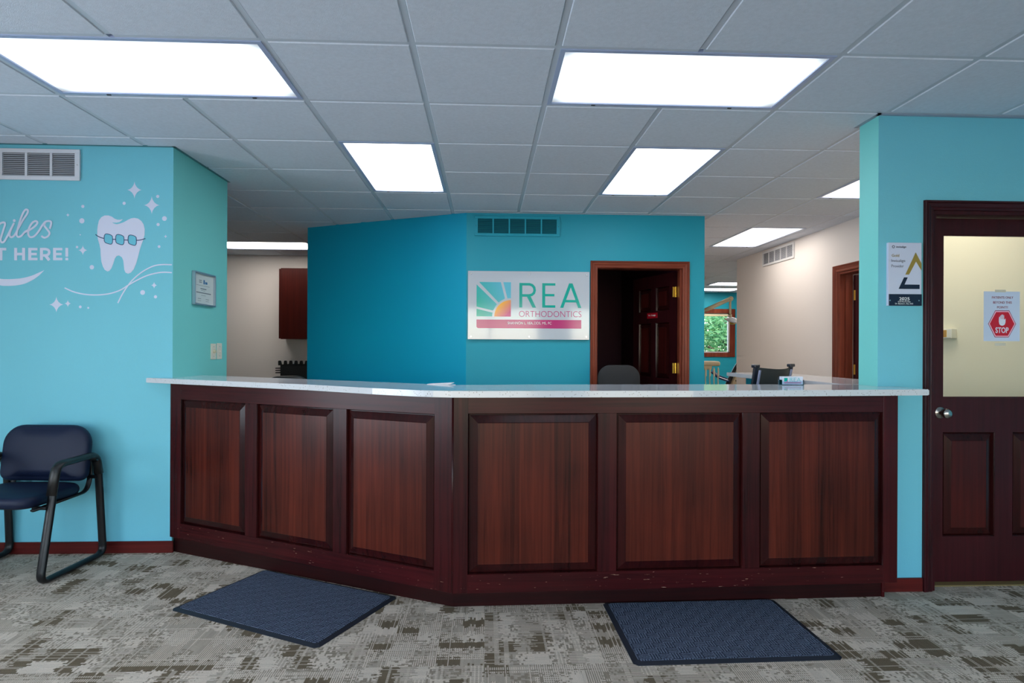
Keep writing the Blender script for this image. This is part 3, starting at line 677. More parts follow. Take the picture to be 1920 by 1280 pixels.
# little red sign on that door
TS = TD @ Matrix.Translation((.40, .004, 1.63-.012))
Fs = TD @ frame((.51, .003, 1.60), (-1, 0, 0), (0, 0, 1))
bm = BM(); box(bm, 0, .19, 0, .055, 0, .003); bmesh.ops.transform(bm, matrix=Fs, verts=bm.verts)
rs = tag(obj('door_sign', bm, mat('red_plastic', (170, 14, 34), .4)), 'small red name sign on the open dark door', 'sign')
text('lettering', "Dr.'s Lounge", Fs, .03, .16, .018, .04, PAPER, rs, off=.004)
# door 3: in the greige hallway wall
d3 = empty('door_3', (XC, 5.55, 0), kind='structure'); d3['label'] = 'open dark door in the greige hallway wall'
TC = Matrix(((0, -1, 0, XC), (1, 0, 0, 0), (0, 0, 1, 0), (0, 0, 0, 1)))
casing(d3, TC, 5.155, 5.992, 2.07, CB, CBH, .072)
bm = BM(); box(bm, XC-.002, XC+.13, 5.955, 5.99, 0, 2.068); box(bm, XC-.002, XC+.13, 5.13, 5.157, 0, 2.068); box(bm, XC-.002, XC+.13, 5.157, 5.955, 2.05, 2.068); box(bm, XC+.05, XC+.075, 5.94, 5.956, 0, 2.05); obj('jamb', bm, CB, d3)
T3 = Matrix(((1, 0, 0, XC+.135), (0, -1, 0, 5.915), (0, 0, 1, .012), (0, 0, 0, 1)))
leaf(d3, T3, .78, 2.03, .036, DF, DF, DF, [])
for z in (1.84, 1.10): 
    bm = BM(); cyl(bm, (XC+.128, 5.925, z-.05), (XC+.128, 5.925, z+.05), .008, n=12); box(bm, XC+.118, XC+.135, 5.916, 5.919, z-.05, z+.05); obj('hinge', bm, BRASS, d3, label='brass hinge')
adopt(d3)

# ------------------------------------------------------------------ vents
def vent(label, F, w, h, m, mb, cells=5):
    """return grille: frame, five louvred bays"""
    o = F.translation.copy(); t = empty('wall_vent', o, label, 'vent')
    bm = BM(); b = .03; d = .012; cw = (w-2*b-(cells-1)*.014)/cells
    def bx(a0, a1, z0, z1, n0=0, n1=d, bev=.002): box(bm, a0, a1, z0, z1, n0, n1, bev, T=F)
    bx(0, w, 0, b*.85); bx(0, w, h-b*.85, h); bx(0, b, b*.85, h-b*.85, bev=0); bx(w-b, w, b*.85, h-b*.85, bev=0)
    for k in range(cells-1): x = b+cw*(k+1)+.014*k; bx(x, x+.014, b*.85, h-b*.85, bev=0)
    fr = obj('frame', bm, m, t)
    bm = BM()
    for k in range(cells):
        x = b+k*(cw+.014)
        for j in range(12):
            z = b*.85+(h-1.7*b)*(j+.5)/12; dz = (h-1.7*b)/12
            vs = [bm.verts.new(F @ Vector(p)) for p in ((x, z-dz*.5, .010), (x+cw, z-dz*.5, .010), (x+cw, z+dz*.35, .0025), (x, z+dz*.35, .0025))]; bm.faces.new(vs)
            vs = [bm.verts.new(F @ Vector(p)) for p in ((x, z-dz*.5, .0088), (x+cw, z-dz*.5, .0088), (x+cw, z+dz*.35, .0013), (x, z+dz*.35, .0013))]; bm.faces.new(vs)
    obj('louvres', bm, mb, t)
    bm = BM(); box(bm, b*.8, w-b*.8, b*.7, h-b*.7, .0004, .001, T=F); obj('duct_backing', bm, mat('dark_duct', (26, 28, 32), .9), t)
    for x in (b*.45, w-b*.45): bm = BM(); cyl(bm, F @ Vector((x, h/2, d)), F @ Vector((x, h/2, d+.0015)), .0045, n=10); obj('screw', bm, mb, fr)
    adopt(t); return t
VW = mat('white_vent_enamel', (214, 216, 226), .4); VG = mat('grey_louvre_enamel', (184, 186, 194), .45)
vent('white five-bay wall vent high on the light aqua wall', frame((-3.345, YL-.001, 2.336), (1, 0, 0), (0, 0, 1)), .80, .195, VW, VG)
vent('teal painted vent above the acrylic sign', frame((-.108, YB-.001, 2.343), (1, 0, 0), (0, 0, 1)), .797, .187, TEAL, mat('dark_teal_louvre', (24, 122, 140), .5))
vent('white vent on the greige hallway wall', frame((XC-.001, 7.654, 2.348), (0, -1, 0), (0, 0, 1)), .797, .187, TRIMW, VG)

# ------------------------------------------------------------------ acrylic sign
SU = 6.36e-4
sg = empty('acrylic_sign', (.40, YB, 1.38), 'glossy white acrylic practice sign with teal letters and sun logo', 'sign')
FS = frame((-.167, YB-.028, 2.014), (1, 0, 0), (0, 0, 1))
def Sg(x, y): return ((x-60)*SU, -(y-65)*SU)
ACR = mat('glossy_white_acrylic', (190, 199, 212), .06, coat=.5)
bm = BM(); box(bm, 0, 1785*SU, -998*SU, 0, -.008, 0, .001, T=FS); bd = obj('board', bm, ACR, sg)
for x, y in ((105, 105), (955, 108), (1803, 116), (105, 1022), (957, 1022), (1800, 1022)):
    bm = BM(); a, b = Sg(x, y); cyl(bm, FS @ Vector((a, b, -.027)), FS @ Vector((a, b, .005)), .008, n=20); obj('standoff_bolt', bm, CHROME, bd, label='chrome standoff bolt')
def gradm(name, c0, c1, ax=(1, 0, 0), lo=0, hi=1, shift=0):   # printed two-colour ink blend
    m = bpy.data.materials.new(name); m.use_nodes = True; n = m.node_tree.nodes; l = m.node_tree.links; b = n['Principled BSDF']; b.inputs['Roughness'].default_value = .12
    tc = n.new('ShaderNodeTexCoord'); d = n.new('ShaderNodeVectorMath'); d.operation = 'DOT_PRODUCT'; d.inputs[1].default_value = ax; l.new(tc.outputs['Generated'], d.inputs[0]); ad = n.new('ShaderNodeMath'); ad.operation = 'ADD'; ad.inputs[1].default_value = shift; l.new(d.outputs['Value'], ad.inputs[0])
    cr = n.new('ShaderNodeValToRGB'); cr.color_ramp.elements[0].position = lo; cr.color_ramp.elements[1].position = hi; cr.color_ramp.elements[0].color = srgb(c0); cr.color_ramp.elements[1].color = srgb(c1)
    l.new(ad.outputs[0], cr.inputs[0]); l.new(cr.outputs[0], b.inputs['Base Color']); return m
INKT = mat('teal_ink', (0, 168, 156), .12); INKM = mat('magenta_ink', (186, 34, 116), .12)
INKB = gradm('teal_to_blue_ink', (10, 178, 160), (96, 190, 216), (.8, 0, .45), .1, 1.1)
INKS = gradm('orange_to_magenta_ink', (250, 178, 50), (196, 34, 120), (.75, 0, -.75), .12, .9, .4)
bm = BM()
C0 = (688, 730)
def arc(r, a0, a1, n=14): return [(C0[0]+r*math.cos(math.radians(a0+(a1-a0)*k/n)), C0[1]-r*math.sin(math.radians(a0+(a1-a0)*k/n))) for k in range(n+1)]
wedges = [[(186, 617), (186, 728), (414, 728)]+arc(274, 178, 167, 3)[1:]+[(414, 672)],
          [(186, 262), (186, 586), (424, 642)]+arc(270, 160, 141, 6)[1:]+[(482, 548)],
          [(222, 226), (540, 226), (602, 466)]+arc(272, 110, 132, 6)[1:]+[(508, 524)],
          [(576, 226), (688, 226), (688, 460)]+arc(270, 91, 103, 3)[1:]+[(636, 460)]]
for w in wedges: flat(bm, [Sg(*p) for p in w], FS, .0006)
obj('sun_rays', bm, INKB, sg, label='teal square with rays')
bm = BM(); flat(bm, [Sg(*p) for p in [(688, 730), (688, 486)]+arc(243, 90, 180, 20)], FS, .0007); obj('sun_disc', bm, INKS, sg, label='orange and magenta quarter sun')
bm = BM(); w = 44*SU
def st(pts, wd=None): ribbon(bm, [Sg(*p) for p in pts], wd or w, FS, .0007)
st([(833, 595), (833, 236)])                                             # R
st([(812, 254), (960, 254), (1000, 268), (1028, 300), (1036, 345), (1024, 382), (995, 408), (955, 418), (855, 418)], 38*SU)
flat(bm, [Sg(*p) for p in ((922, 434), (974, 424), (1058, 596), (1005, 596))], FS, .0022)
st([(1169, 595), (1169, 236)]); st([(1150, 254), (1341, 254)], 36*SU); st([(1150, 411), (1327, 411)], 36*SU); st([(1150, 577), (1341, 577)], 36*SU)   # E
flat(bm, [Sg(*p) for p in ((1411, 596), (1459, 596), (1487, 515), (1648, 515), (1677, 596), (1725, 596), (1594, 236), (1542, 236))], FS, .0012)                              # A
flat(bm, [Sg(*p) for p in ((1500, 479), (1636, 479), (1568, 296))], FS, .0016, mi=1)
obj('name_lettering', bm, [INKT, ACR], sg, label='teal letters REA')
text('practice_lettering', 'ORTHODONTICS', FS, *[v*1 for v in (Sg(808, 0)[0], Sg(1727, 0)[0])], Sg(0, 732)[1], Sg(0, 644)[1], INKM, sg, offset=-.012, label='magenta word ORTHODONTICS')
bm = BM(); flat(bm, [Sg(*p) for p in ((186, 774), (1725, 774), (1725, 900), (206, 900), (186, 882))], FS, .0006); obj('magenta_band', bm, INKM, sg)
text('credentials_lettering', 'SHANNON L. REA,', FS, Sg(640, 0)[0], Sg(1018, 0)[0], Sg(0, 848)[1], Sg(0, 804)[1], PAPER, sg, offset=.012)
text('credentials_lettering', 'DDS, MS, PC', FS, Sg(1032, 0)[0], Sg(1287, 0)[0], Sg(0, 848)[1], Sg(0, 804)[1], PAPER, sg, offset=-.006)
adopt(sg)

# ------------------------------------------------------------------ mural on the left wall (vinyl)
mu = empty('wall_mural', (-2.6, YL, 1.5), 'white vinyl mural of a tooth with braces, sparkles and lettering on the aqua wall', 'wall mural')
FM = frame((0, YL-.0006, 0), (1, 0, 0), (0, 0, 1))
K1, K2 = 1/5.5647, 1/2.6667
def Mw(px, py): return (MX0+MXX*px+MXY*py, MZ0+MZX*px+MZY*py)
MX0, MXX, MXY = -3.04038, 0.0032548, 0.0000133
MZ0, MZX, MZY = 3.46687, 0.0000387, -0.0033500
def Mc(x, y): return Mw(x*K1, 370+y*K1)
def Mr(x, y): return Mw(x*K2, 250+y*K2)
bm = BM()
tooth = [(1013, 400), (1012, 340), (1018, 290), (1030, 240), (1055, 205), (1090, 188), (1130, 188), (1165, 200), (1195, 222), (1225, 232), (1250, 232), (1280, 226), (1262, 245), (1240, 258), (1215, 263), (1185, 262), (1166, 260), (1185, 272), (1215, 279), (1250, 272), (1290, 258), (1330, 235), (1365, 218), (1400, 213), (1440, 220), (1475, 245), (1498, 280), (1510, 330), (1508, 390), (1495, 440), (1478, 485), (1460, 540), (1440, 620), (1420, 690), (1395, 750), (1365, 785), (1335, 797), (1308, 785), (1295, 755), (1290, 710), (1285, 660), (1270, 625), (1240, 605), (1215, 612), (1195, 640), (1180, 690), (1160, 740), (1140, 765), (1118, 773), (1090, 755), (1070, 720), (1055, 670), (1048, 600), (1045, 540), (1035, 490), (1020, 440)]
flat(bm, [Mc(*p) for p in tooth], FM, .0005); obj('tooth', bm, VINYLW, mu)
bm = BM(); bmw = BM()
brs = [[(-26, -53), (10, -48), (38, -32), (43, -6), (42, 34), (28, 54), (-6, 48), (-35, 34), (-44, 8), (-42, -34)]]
for cx, cy in ((1130, 434), (1250, 440), (1380, 446)):
    pts = [(cx+a, cy+b) for a, b in brs[0]]; pts = [tuple(p) for p in catmull(pts, 4, True)]
    flat(bm, [Mc(*p) for p in pts], FM, .0009); ribbon(bmw, [Mc(*p) for p in pts], 7*K1*.0033, FM, .0012, closed=True)
obj('brace_bracket', bm, mat('aqua_vinyl_decal', (100, 190, 215), .6), mu, label='aqua braces brackets')
for pts in ([(995, 386), (1015, 402), (1050, 419), (1088, 428)], [(1172, 437), (1210, 438)], [(1292, 444), (1338, 445)], [(1422, 447), (1460, 445), (1518, 429)]):
    ribbon(bmw, [Mc(*p) for p in catmull(pts, 4)], 9*K1*.0033, FM, .0012)
obj('brace_wire', bmw, VINYLN, mu, label='navy braces wire')
bm = BM()
for pts in ([(672, 942), (760, 982), (860, 1007), (960, 1017), (1060, 1015), (1160, 1000), (1260, 965), (1340, 915), (1440, 860), (1540, 815), (1640, 790), (1720, 782), (1797, 787)], [(1228, 1103), (1270, 1020), (1320, 940), (1380, 865), (1460, 795), (1540, 745), (1620, 712), (1700, 702), (1797, 704)]):
    ribbon(bm, [Mc(*p) for p in catmull(pts, 5)], 13*K1*.0033, FM, .0006)
obj('swoosh', bm, VINYLW, mu)
bm = BM()
up_ = [(462, 757), (400, 785), (330, 815), (240, 838), (150, 848), (60, 850), (0, 845), (-150, 815), (-300, 750)]; lo_ = [(-300, 750), (-150, 862), (0, 913), (70, 920), (160, 917), (250, 900), (330, 865), (400, 818), (462, 757)]
pts = [tuple(p) for p in catmull(up_, 4)]+[tuple(p) for p in catmull(lo_, 4)][1:-1]; flat(bm, [Mc(*p) for p in pts], FM, .0005); obj('smile', bm, VINYLW, mu)
for x, y, rx, ry in ((672, 282, 38, 45), (759, 358, 41, 47), (338, 408, 10, 10), (413, 584, 23, 26), (281, 855, 37, 41), (338, 850, 17, 19), (771, 760, 16, 18), (829, 515, 9, 10)):
    bm = BM(); pts = []
    for q in range(4):
        for k in range(6):
            t = k/6*PI/2; ct, s_t = math.cos(t), math.sin(t); a = q*PI/2
            ex, ey = abs(ct)**3.4, abs(s_t)**3.4; px, py = ex*math.cos(a)-ey*math.sin(a), ex*math.sin(a)+ey*math.cos(a); pts.append((x+px*rx, y+py*ry))
    flat(bm, [Mr(*p) for p in pts], FM, .0005); obj('sparkle', bm, VINYLW, mu)
for x, y, r in ((413, 365, 8), (408, 437, 13), (620, 349, 8), (789, 314, 8), (823, 425, 12), (791, 455, 8), (796, 566, 7), (384, 568, 6), (458, 669, 11), (400, 507, 3), (713, 796, 12), (778, 818, 8), (400, 867, 7), (440, 872, 5)):
    bm = BM(); flat(bm, [Mr(x+r*math.cos(k*PI/10), y+r*math.sin(k*PI/10)) for k in range(20)], FM, .0005); obj('dot', bm, VINYLW, mu)
bm = BM(); wd = 20*K1*.0033
for pts in ([(-60, 430), (-30, 330), (5, 275), (45, 262), (55, 285), (35, 350), (12, 430), (20, 468), (48, 460), (80, 405), (115, 335), (150, 268)],
            [(148, 268), (118, 335), (102, 390), (118, 415), (150, 398), (185, 340), (240, 240), (285, 172), (292, 136), (268, 130), (240, 170), (208, 255), (185, 340), (178, 390), (195, 413), (228, 400), (262, 362), (300, 340)],
            [(262, 362), (310, 340), (365, 300), (390, 265), (372, 248), (335, 268), (302, 325), (295, 380), (315, 413), (358, 405), (405, 352), (440, 295), (475, 255), (515, 248), (535, 265), (520, 328)],
            [(470, 258), (462, 295), (492, 335), (515, 372), (500, 405), (462, 420), (430, 402)], [(-150, 430), (-120, 330), (-85, 270), (-60, 290), (-80, 400)], [(-80, 400), (-40, 310), (0, 275)]):
    ribbon(bm, [Mc(*p) for p in catmull(pts, 6)], wd, FM, .0006)
flat(bm, [Mc(150+15*math.cos(k*PI/8), 243+15*math.sin(k*PI/8)) for k in range(16)], FM, .0006)
obj('script_lettering', bm, VINYLW, mu, label='white script word ending in miles')
bm = BM(); T_ = 31*K1*.0033; h0, h1 = 526, 655
def sm(pts, w=T_): ribbon(bm, [Mc(*p) for p in pts], w, FM, .0006)
def letH(x, w_=112): sm([(x+15, h0), (x+15, h1)]); sm([(x+w_-15, h0), (x+w_-15, h1)]); sm([(x+10, 590), (x+w_-10, 590)], T_*.88)
def letE(x, w_=96): sm([(x+15, h0), (x+15, h1)]); [sm([(x+10, y), (x+w_-(8 if y == 590 else 0), y)], T_*.84) for y in (h0+13, 590, h1-13)]
def letR(x): sm([(x+15, h0), (x+15, h1)]); sm(catmull([(x+10, h0+13), (x+60, h0+13), (x+88, h0+24), (x+95, h0+46), (x+86, h0+68), (x+58, h0+78), (x+10, h0+78)], 4), T_*.86); sm([(x+55, h0+78), (x+96, h1)], T_)
def L_():
    global bm
    obj('capital_letter', bm, VINYLW, mu); bm = BM()
letH(150); L_(); letE(295); L_(); letR(417); L_(); letE(553); L_()
sm([(695, h0), (695, 618)], T_*.95); sm([(695, 630), (695, h1)], T_*.95); L_()
sm([(12, h0), (12, h1)]); sm([(-42, h0+13), (68, h0+13)], T_*.86); L_(); letR(-170); L_()
sm([(-300, h1), (-245, h0)]); sm([(-190, h1), (-245, h0)]); sm([(-275, 622), (-215, 622)], T_*.8)
obj('capital_letter', bm, VINYLW, mu)
adopt(mu)

# ------------------------------------------------------------------ certificate, switches, plaque, notice, chime
X_ = XL+.001
ce = empty('framed_certificate', (X_, 4.35, 1.58), 'small framed certificate on the aqua return wall', 'certificate')
FC = frame((X_, 4.19, 1.585), (0, 1, 0), (0, 0, 1)); CWd, CH = .32, .228
bm = BM(); w = .011
for c in ((0, CWd, 0, w), (0, CWd, CH-w, CH), (0, w, w, CH-w), (CWd-w, CWd, w, CH-w)): box(bm, c[0], c[1], c[2], c[3], 0, .022, .0015, T=FC)
obj('frame', bm, mat('silver_frame', (176, 190, 204), .3, .7), ce)
bm = BM(); box(bm, w, CWd-w, w, CH-w, .002, .006, T=FC); obj('paper', bm, mat('certificate_paper', (206, 216, 216), .4), ce)
bm = BM(); F2 = FC @ Matrix.Translation((0, 0, .006))
INK = mat('grey_print', (96, 112, 122), .6)
for z, a0, a1, t in ((.172, .09, .13, .005), (.16, .09, .13, .005), (.138, .05, .25, .002), (.116, .11, .2, .006), (.104, .12, .18, .002), (.088, .05, .27, .006), (.07, .12, .19, .002), (.046, .07, .12, .003), (.046, .19, .24, .003), (.032, .07, .12, .002), (.032, .19, .24, .002)):
    ribbon(bm, [(a0, z), (a1, z)], t, F2, .0005)
obj('print', bm, INK, ce)
bm = BM(); flat(bm, [(.155, .150), (.175, .150), (.175, .180), (.155, .180)], F2, .0005); flat(bm, [(.182, .152), (.215, .152), (.215, .168), (.182, .168)], F2, .0005); obj('seal', bm, mat('blue_print', (40, 110, 160), .5), ce)
adopt(ce)
def switch(y0, y1, z0, z1, label, knob):
    t = empty('light_switch', (X_, (y0+y1)/2, z0), label, 'light switch')
    bm = BM(); box(bm, X_-.001, X_+.006, y0, y1, z0, z1, .002); sp_ = obj('plate', bm, mat('ivory_plate', (224, 220, 206), .35), t)
    bm = BM(); ym = (y0+y1)/2; zm = (z0+z1)/2
    if knob: cyl(bm, (X_+.006, ym, zm), (X_+.02, ym, zm), .014, .012, n=20); obj('dimmer_knob', bm, mat('ivory_knob', (216, 206, 176), .35), t, smooth=False)
    else: box(bm, X_+.004, X_+.016, ym-.005, ym+.005, zm-.012, zm+.012, .001); obj('toggle', bm, mat('ivory_plate', (0, 0, 0)), t)
    for dz in (-.035, .035): bm = BM(); cyl(bm, (X_+.005, ym, zm+dz), (X_+.007, ym, zm+dz), .003, n=8); obj('screw', bm, NICKEL, sp_)
    adopt(t)
switch(4.473, 4.551, 1.208, 1.322, 'ivory dimmer switch with a round knob, left of the pair', True)
switch(4.571, 4.651, 1.208, 1.326, 'ivory toggle light switch, right of the pair by the wall end', False)
# award plaque on the right wall
PX0, PX1, PZ0, PZ1 = 2.150, 2.334, 1.535, 1.873
pl = empty('award_plaque', (2.24, YR, 1.53), 'white and navy provider plaque with a gold triangle beside the door', 'plaque')
FP = frame((PX0, YR-.016, PZ1), (1, 0, 0), (0, 0, 1)); PS = (PX1-PX0)/530.
def Pp(x, y): return ((x-150)*PS, -(y-122)*PS*.96)
bm = BM(); box(bm, 0, .184, -.338, 0, -.016, 0, .001, T=FP); obj('board', bm, mat('white_acrylic', (200, 208, 232), .15), pl)
NV = mat('navy_acrylic', (18, 26, 52), .2)
bm = BM(); box(bm, .003, .184, -.338, -.276, 0, .004, .001, T=FP); pp = obj('name_plate', bm, NV, pl)
GO = mat('gold_foil', (160, 136, 62), .35, .3)
bm = BM(); flat(bm, [Pp(*p) for p in ((585, 275), (678, 455), (678, 570), (590, 425), (480, 636), (420, 636))], FP, .0006); obj('gold_chevron', bm, GO, pl, label='gold triangle outline')
bm = BM(); flat(bm, [Pp(*p) for p in ((400, 680), (460, 680), (410, 795), (650, 795), (650, 866), (315, 866))], FP, .0006); obj('navy_corner', bm, NV, pl)
SL = mat('slate_print', (70, 78, 100), .5)
text('brand_lettering', 'invisalign', FP, Pp(275, 0)[0], Pp(432, 0)[0], Pp(0, 215)[1], Pp(0, 175)[1], SL, pl, offset=.01)
bm = BM(); ribbon(bm, [Pp(230+17*math.cos(k*PI/8), 190+17*math.sin(k*PI/8)) for k in range(16)], 8*PS, FP, .0006, closed=True)
for k in range(8): a = k*PI/4; ribbon(bm, [Pp(230+19*math.cos(a), 190+19*math.sin(a)), Pp(230+26*math.cos(a), 190+26*math.sin(a))], 6*PS, FP, .0006)
obj('brand_mark', bm, SL, pl)
text('tier_lettering', 'Gold', FP, Pp(203, 0)[0], Pp(323, 0)[0], Pp(0, 352)[1], Pp(0, 308)[1], GO, pl, label='gold coloured word Gold')
text('tier_lettering', 'Invisalign', FP, Pp(200, 0)[0], Pp(415, 0)[0], Pp(0, 450)[1], Pp(0, 390)[1], SL, pl, offset=-.012)
text('tier_lettering', 'Provider', FP, Pp(200, 0)[0], Pp(395, 0)[0], Pp(0, 522)[1], Pp(0, 475)[1], SL, pl, offset=-.012)
text('year_lettering', '2025', FP, Pp(318, 0)[0], Pp(482, 0)[0], Pp(0, 1052)[1], Pp(0, 1000)[1], PAPER, pl, offset=.01, off=.0045)
text('name_lettering', 'Gold Plus Provider', FP, Pp(298, 0)[0], Pp(500, 0)[0], Pp(0, 1082)[1], Pp(0, 1062)[1], PAPER, pl, off=.0045)
text('name_lettering', 'Dr. Shannon L. Rea, DDS', FP, Pp(255, 0)[0], Pp(538, 0)[0], Pp(0, 1118)[1], Pp(0, 1092)[1], PAPER, pl, off=.0045)
for x in (170, 628): bm = BM(); a, b = Pp(x, 1053); cyl(bm, FP @ Vector((a, b, .003)), FP @ Vector((a, b, .0065)), .0035, n=12); obj('screw', bm, CHROME, pp)
adopt(pl)
# paper notice on the door glass
NY = YF+.0165; ns_ = NY/3.31
nx0, nx1 = 2.795*ns_, 3.0055*ns_; nz0, nz1 = 1.3+(1.35-1.3)*ns_, 1.3+(1.629-1.3)*ns_
no = empty('paper_notice', (2.88, NY, nz0), 'white paper notice with a red STOP hexagon taped on the door glass', 'notice')
FN = frame((nx0, NY, nz1), (1, 0, 0), (0, 0, 1)); NS = (nx1-nx0)/722
def Nn(x, y): return ((x-1118)*NS, -(y-62)*NS)
bm = BM(); box(bm, 0, nx1-nx0, nz0-nz1, 0, -.0005, .0005, T=FN); obj('sheet', bm, mat('notice_paper', (196, 212, 240), .6), no)
for y0, y1 in ((40, 62), (1070, 1095)):
    bm = BM(); a, b = Nn(1340, y1), Nn(1555, y0); box(bm, a[0], b[0], a[1]-.004, b[1]+.004, 0, .0008, T=FN); obj('tape', bm, mat('frosted_tape', (206, 204, 190), .4), no)
PUR = mat('maroon_print', (130, 26, 70), .6); RED = mat('red_print', (196, 14, 48), .6)
for s, x0, x1, y0, y1 in (('PATIENTS ONLY', 1278, 1705, 155, 200), ('BEYOND THIS', 1303, 1675, 250, 296), ('POINT!!', 1383, 1597, 345, 388)):
    text('notice_lettering', s, FN, Nn(x0, 0)[0], Nn(x1, 0)[0], Nn(0, y1)[1], Nn(0, y0)[1], PUR, no, offset=.004)
def hexa(s): return [(1484+(x-1484)*s, 686+(y-686)*s) for x, y in ((1204, 686), (1346, 426), (1626, 426), (1764, 686), (1616, 946), (1340, 946))]
for s, m_, of, nm in ((1, PUR, .0006, 'hexagon_edge'), (.955, mat('pink_print', (240, 190, 215), .6), .0008, 'hexagon_line'), (.88, RED, .001, 'hexagon_field')):
    bm = BM(); flat(bm, [Nn(*p) for p in hexa(s)], FN, of); obj(nm, bm, m_, no)
text('stop_lettering', 'STOP', FN, Nn(1350, 0)[0], Nn(1612, 0)[0], Nn(0, 862)[1], Nn(0, 752)[1], mat('pale_print', (214, 222, 244), .6), no, offset=.02, off=.0014)
bm = BM()
flat(bm, [Nn(*p) for p in [(1418, 600), (1420, 560), (1432, 545), (1440, 560), (1444, 590), (1540, 600), (1545, 578), (1553, 590), (1550, 660), (1535, 700), (1500, 720), (1460, 718), (1430, 695), (1418, 650)]], FN, .0013)
for x, y0 in ((1452, 525), (1472, 508), (1494, 503), (1515, 518)): ribbon(bm, [Nn(x, y0), Nn(x, 610)], 15*NS, FN, .0013)
ribbon(bm, [Nn(1428, 548), Nn(1430, 610)], 13*NS, FN, .0013)
obj('hand_symbol', bm, MATS['pale_print'], no)
adopt(no)
# brass door chime seen through the glass
bm = BM(); XH = XC-.006
t = empty('door_chime', (XH, 4.51, 1.385), 'small brass and ivory box on the pale yellow wall behind the door glass', 'chime')
box(bm, XH-.045, XH, 4.430, 4.62, 1.387, 1.459, .004); obj('case', bm, mat('ivory_case', (216, 214, 196), .35), t)
bm = BM(); box(bm, XH-.048, XH-.044, 4.475, 4.612, 1.396, 1.450, .001); obj('face_plate', bm, mat('brass_face', (206, 160, 66), .3, .7), t)
bm = BM(); cyl(bm, (XH-.048, 4.572, 1.420), (XH-.066, 4.572, 1.420), .016, .013, n=20); obj('button', bm, mat('ivory_button', (226, 214, 184), .3), t)
adopt(t)

# ------------------------------------------------------------------ floor mats
MP = mat_pile()
def floor_mat(c, rz, label, w=.90, d=.60):
    t = empty('floor_mat', (c[0], c[1], 0), label, 'floor mat', rz=rz)
    def chm(hw, hd, q): return [(-hw+q, -hd), (hw-q, -hd), (hw, -hd+q), (hw, hd-q), (hw-q, hd), (-hw+q, hd), (-hw, hd-q), (-hw, -hd+q)]
    bm = BM(); o_, i_ = chm(w/2, d/2, .018), chm(w/2-.024, d/2-.024, .012)
    rr = [[bm.verts.new((x, y, z)) for x, y in L] for L, z in ((o_, 0), (o_, .0025), (i_, .0085), (i_, .006))]
    for a, b in zip(rr, rr[1:]):
        for k in range(8): bm.faces.new((a[k], a[(k+1) % 8], b[(k+1) % 8], b[k]))
    bm.faces.new(rr[0][::-1]); bm.faces.new(rr[-1]); obj('rubber_border', bm, RUB, t)
    bm = BM(); p_ = chm(w/2-.025, d/2-.025, .012); vs = prism(bm, p_, .006, .0105); obj('ribbed_pile', bm, MP, t)
    return t
floor_mat((-1.00, 3.137), math.atan2(3.201-3.616, -.463+1.286), 'navy ribbed floor mat lying angled by the left side of the counter', w=.93, d=.60)
floor_mat((1.054, 2.79), math.atan2(.02, .9), 'navy ribbed floor mat in front of the right side of the counter', w=.895, d=.615)

# ------------------------------------------------------------------ waiting chair
def cushion(bm, outline, th, T, puff=.02, n=4):
    """rounded upholstered pad from an outline in local (a,b), thickness along local n"""
    P = [Vector((p[0], p[1])) for p in outline]; c = sum(P, Vector((0, 0)))/len(P); rings = []
    sec = []
    for k in range(n+1): a = PI/2*k/n; sec.append((1-(1-math.cos(a))*1, math.sin(a)))
    prof = [(1-.0, -th/2+0)]
    prof = []
    for k in range(-n, n+1): a = PI/2*k/n; prof.append((puff*(1-math.cos(a)), th/2*math.sin(a)))
    for ins, z in prof:
        ring = []
        for i, p in enumerate(P):
            a, b = P[i-1], P[(i+1) % len(P)]; t = (b-a).normalized(); nn = Vector((t.y, -t.x))
            if nn.dot(p-c) < 0: nn = -nn
            q = p-nn*ins; ring.append(bm.verts.new(T @ Vector((q.x, q.y, z))))
        rings.append(ring)
    N = len(P)
    for a, b in zip(rings, rings[1:]):
        for k in range(N): bm.faces.new((a[k], a[(k+1) % N], b[(k+1) % N], b[k]))
    for R_, s in ((rings[0], -1), (rings[-1], 1)):     # domed faces
        z0 = s*th/2; prev = R_
        for f_ in (.82, .55, .25):
            cur = []
            for v, p in zip(R_, P):
                q = c+(p-c)*f_*(1-puff/ max(.05, (p-c).length)*.0); cur.append(bm.verts.new(T @ Vector((q.x, q.y, z0+s*puff*.55*(1-f_**2)))))
            for k in range(N): bm.faces.new((prev[k], prev[(k+1) % N], cur[(k+1) % N], cur[k]))
            prev = cur
        bm.faces.new(prev)
def rr(w, h, radii, n=8):    # rounded rectangle, radii: bl, br, tr, tl
    out = []
    for (sx, sy), r, a0 in (((-1, -1), radii[0], 180), ((1, -1), radii[1], 270), ((1, 1), radii[2], 0), ((-1, 1), radii[3], 90)):
        cx, cy = sx*(w/2-r), sy*(h/2-r)
        for k in range(n+1): a = math.radians(a0+90*k/n); out.append((cx+r*math.cos(a), cy+r*math.sin(a)))
    return out
wc = empty('waiting_chair', (-2.675, 3.645, 0), 'navy vinyl armchair with a black sled frame against the aqua wall', 'chair', rz=math.radians(-3.5))
HW = .285
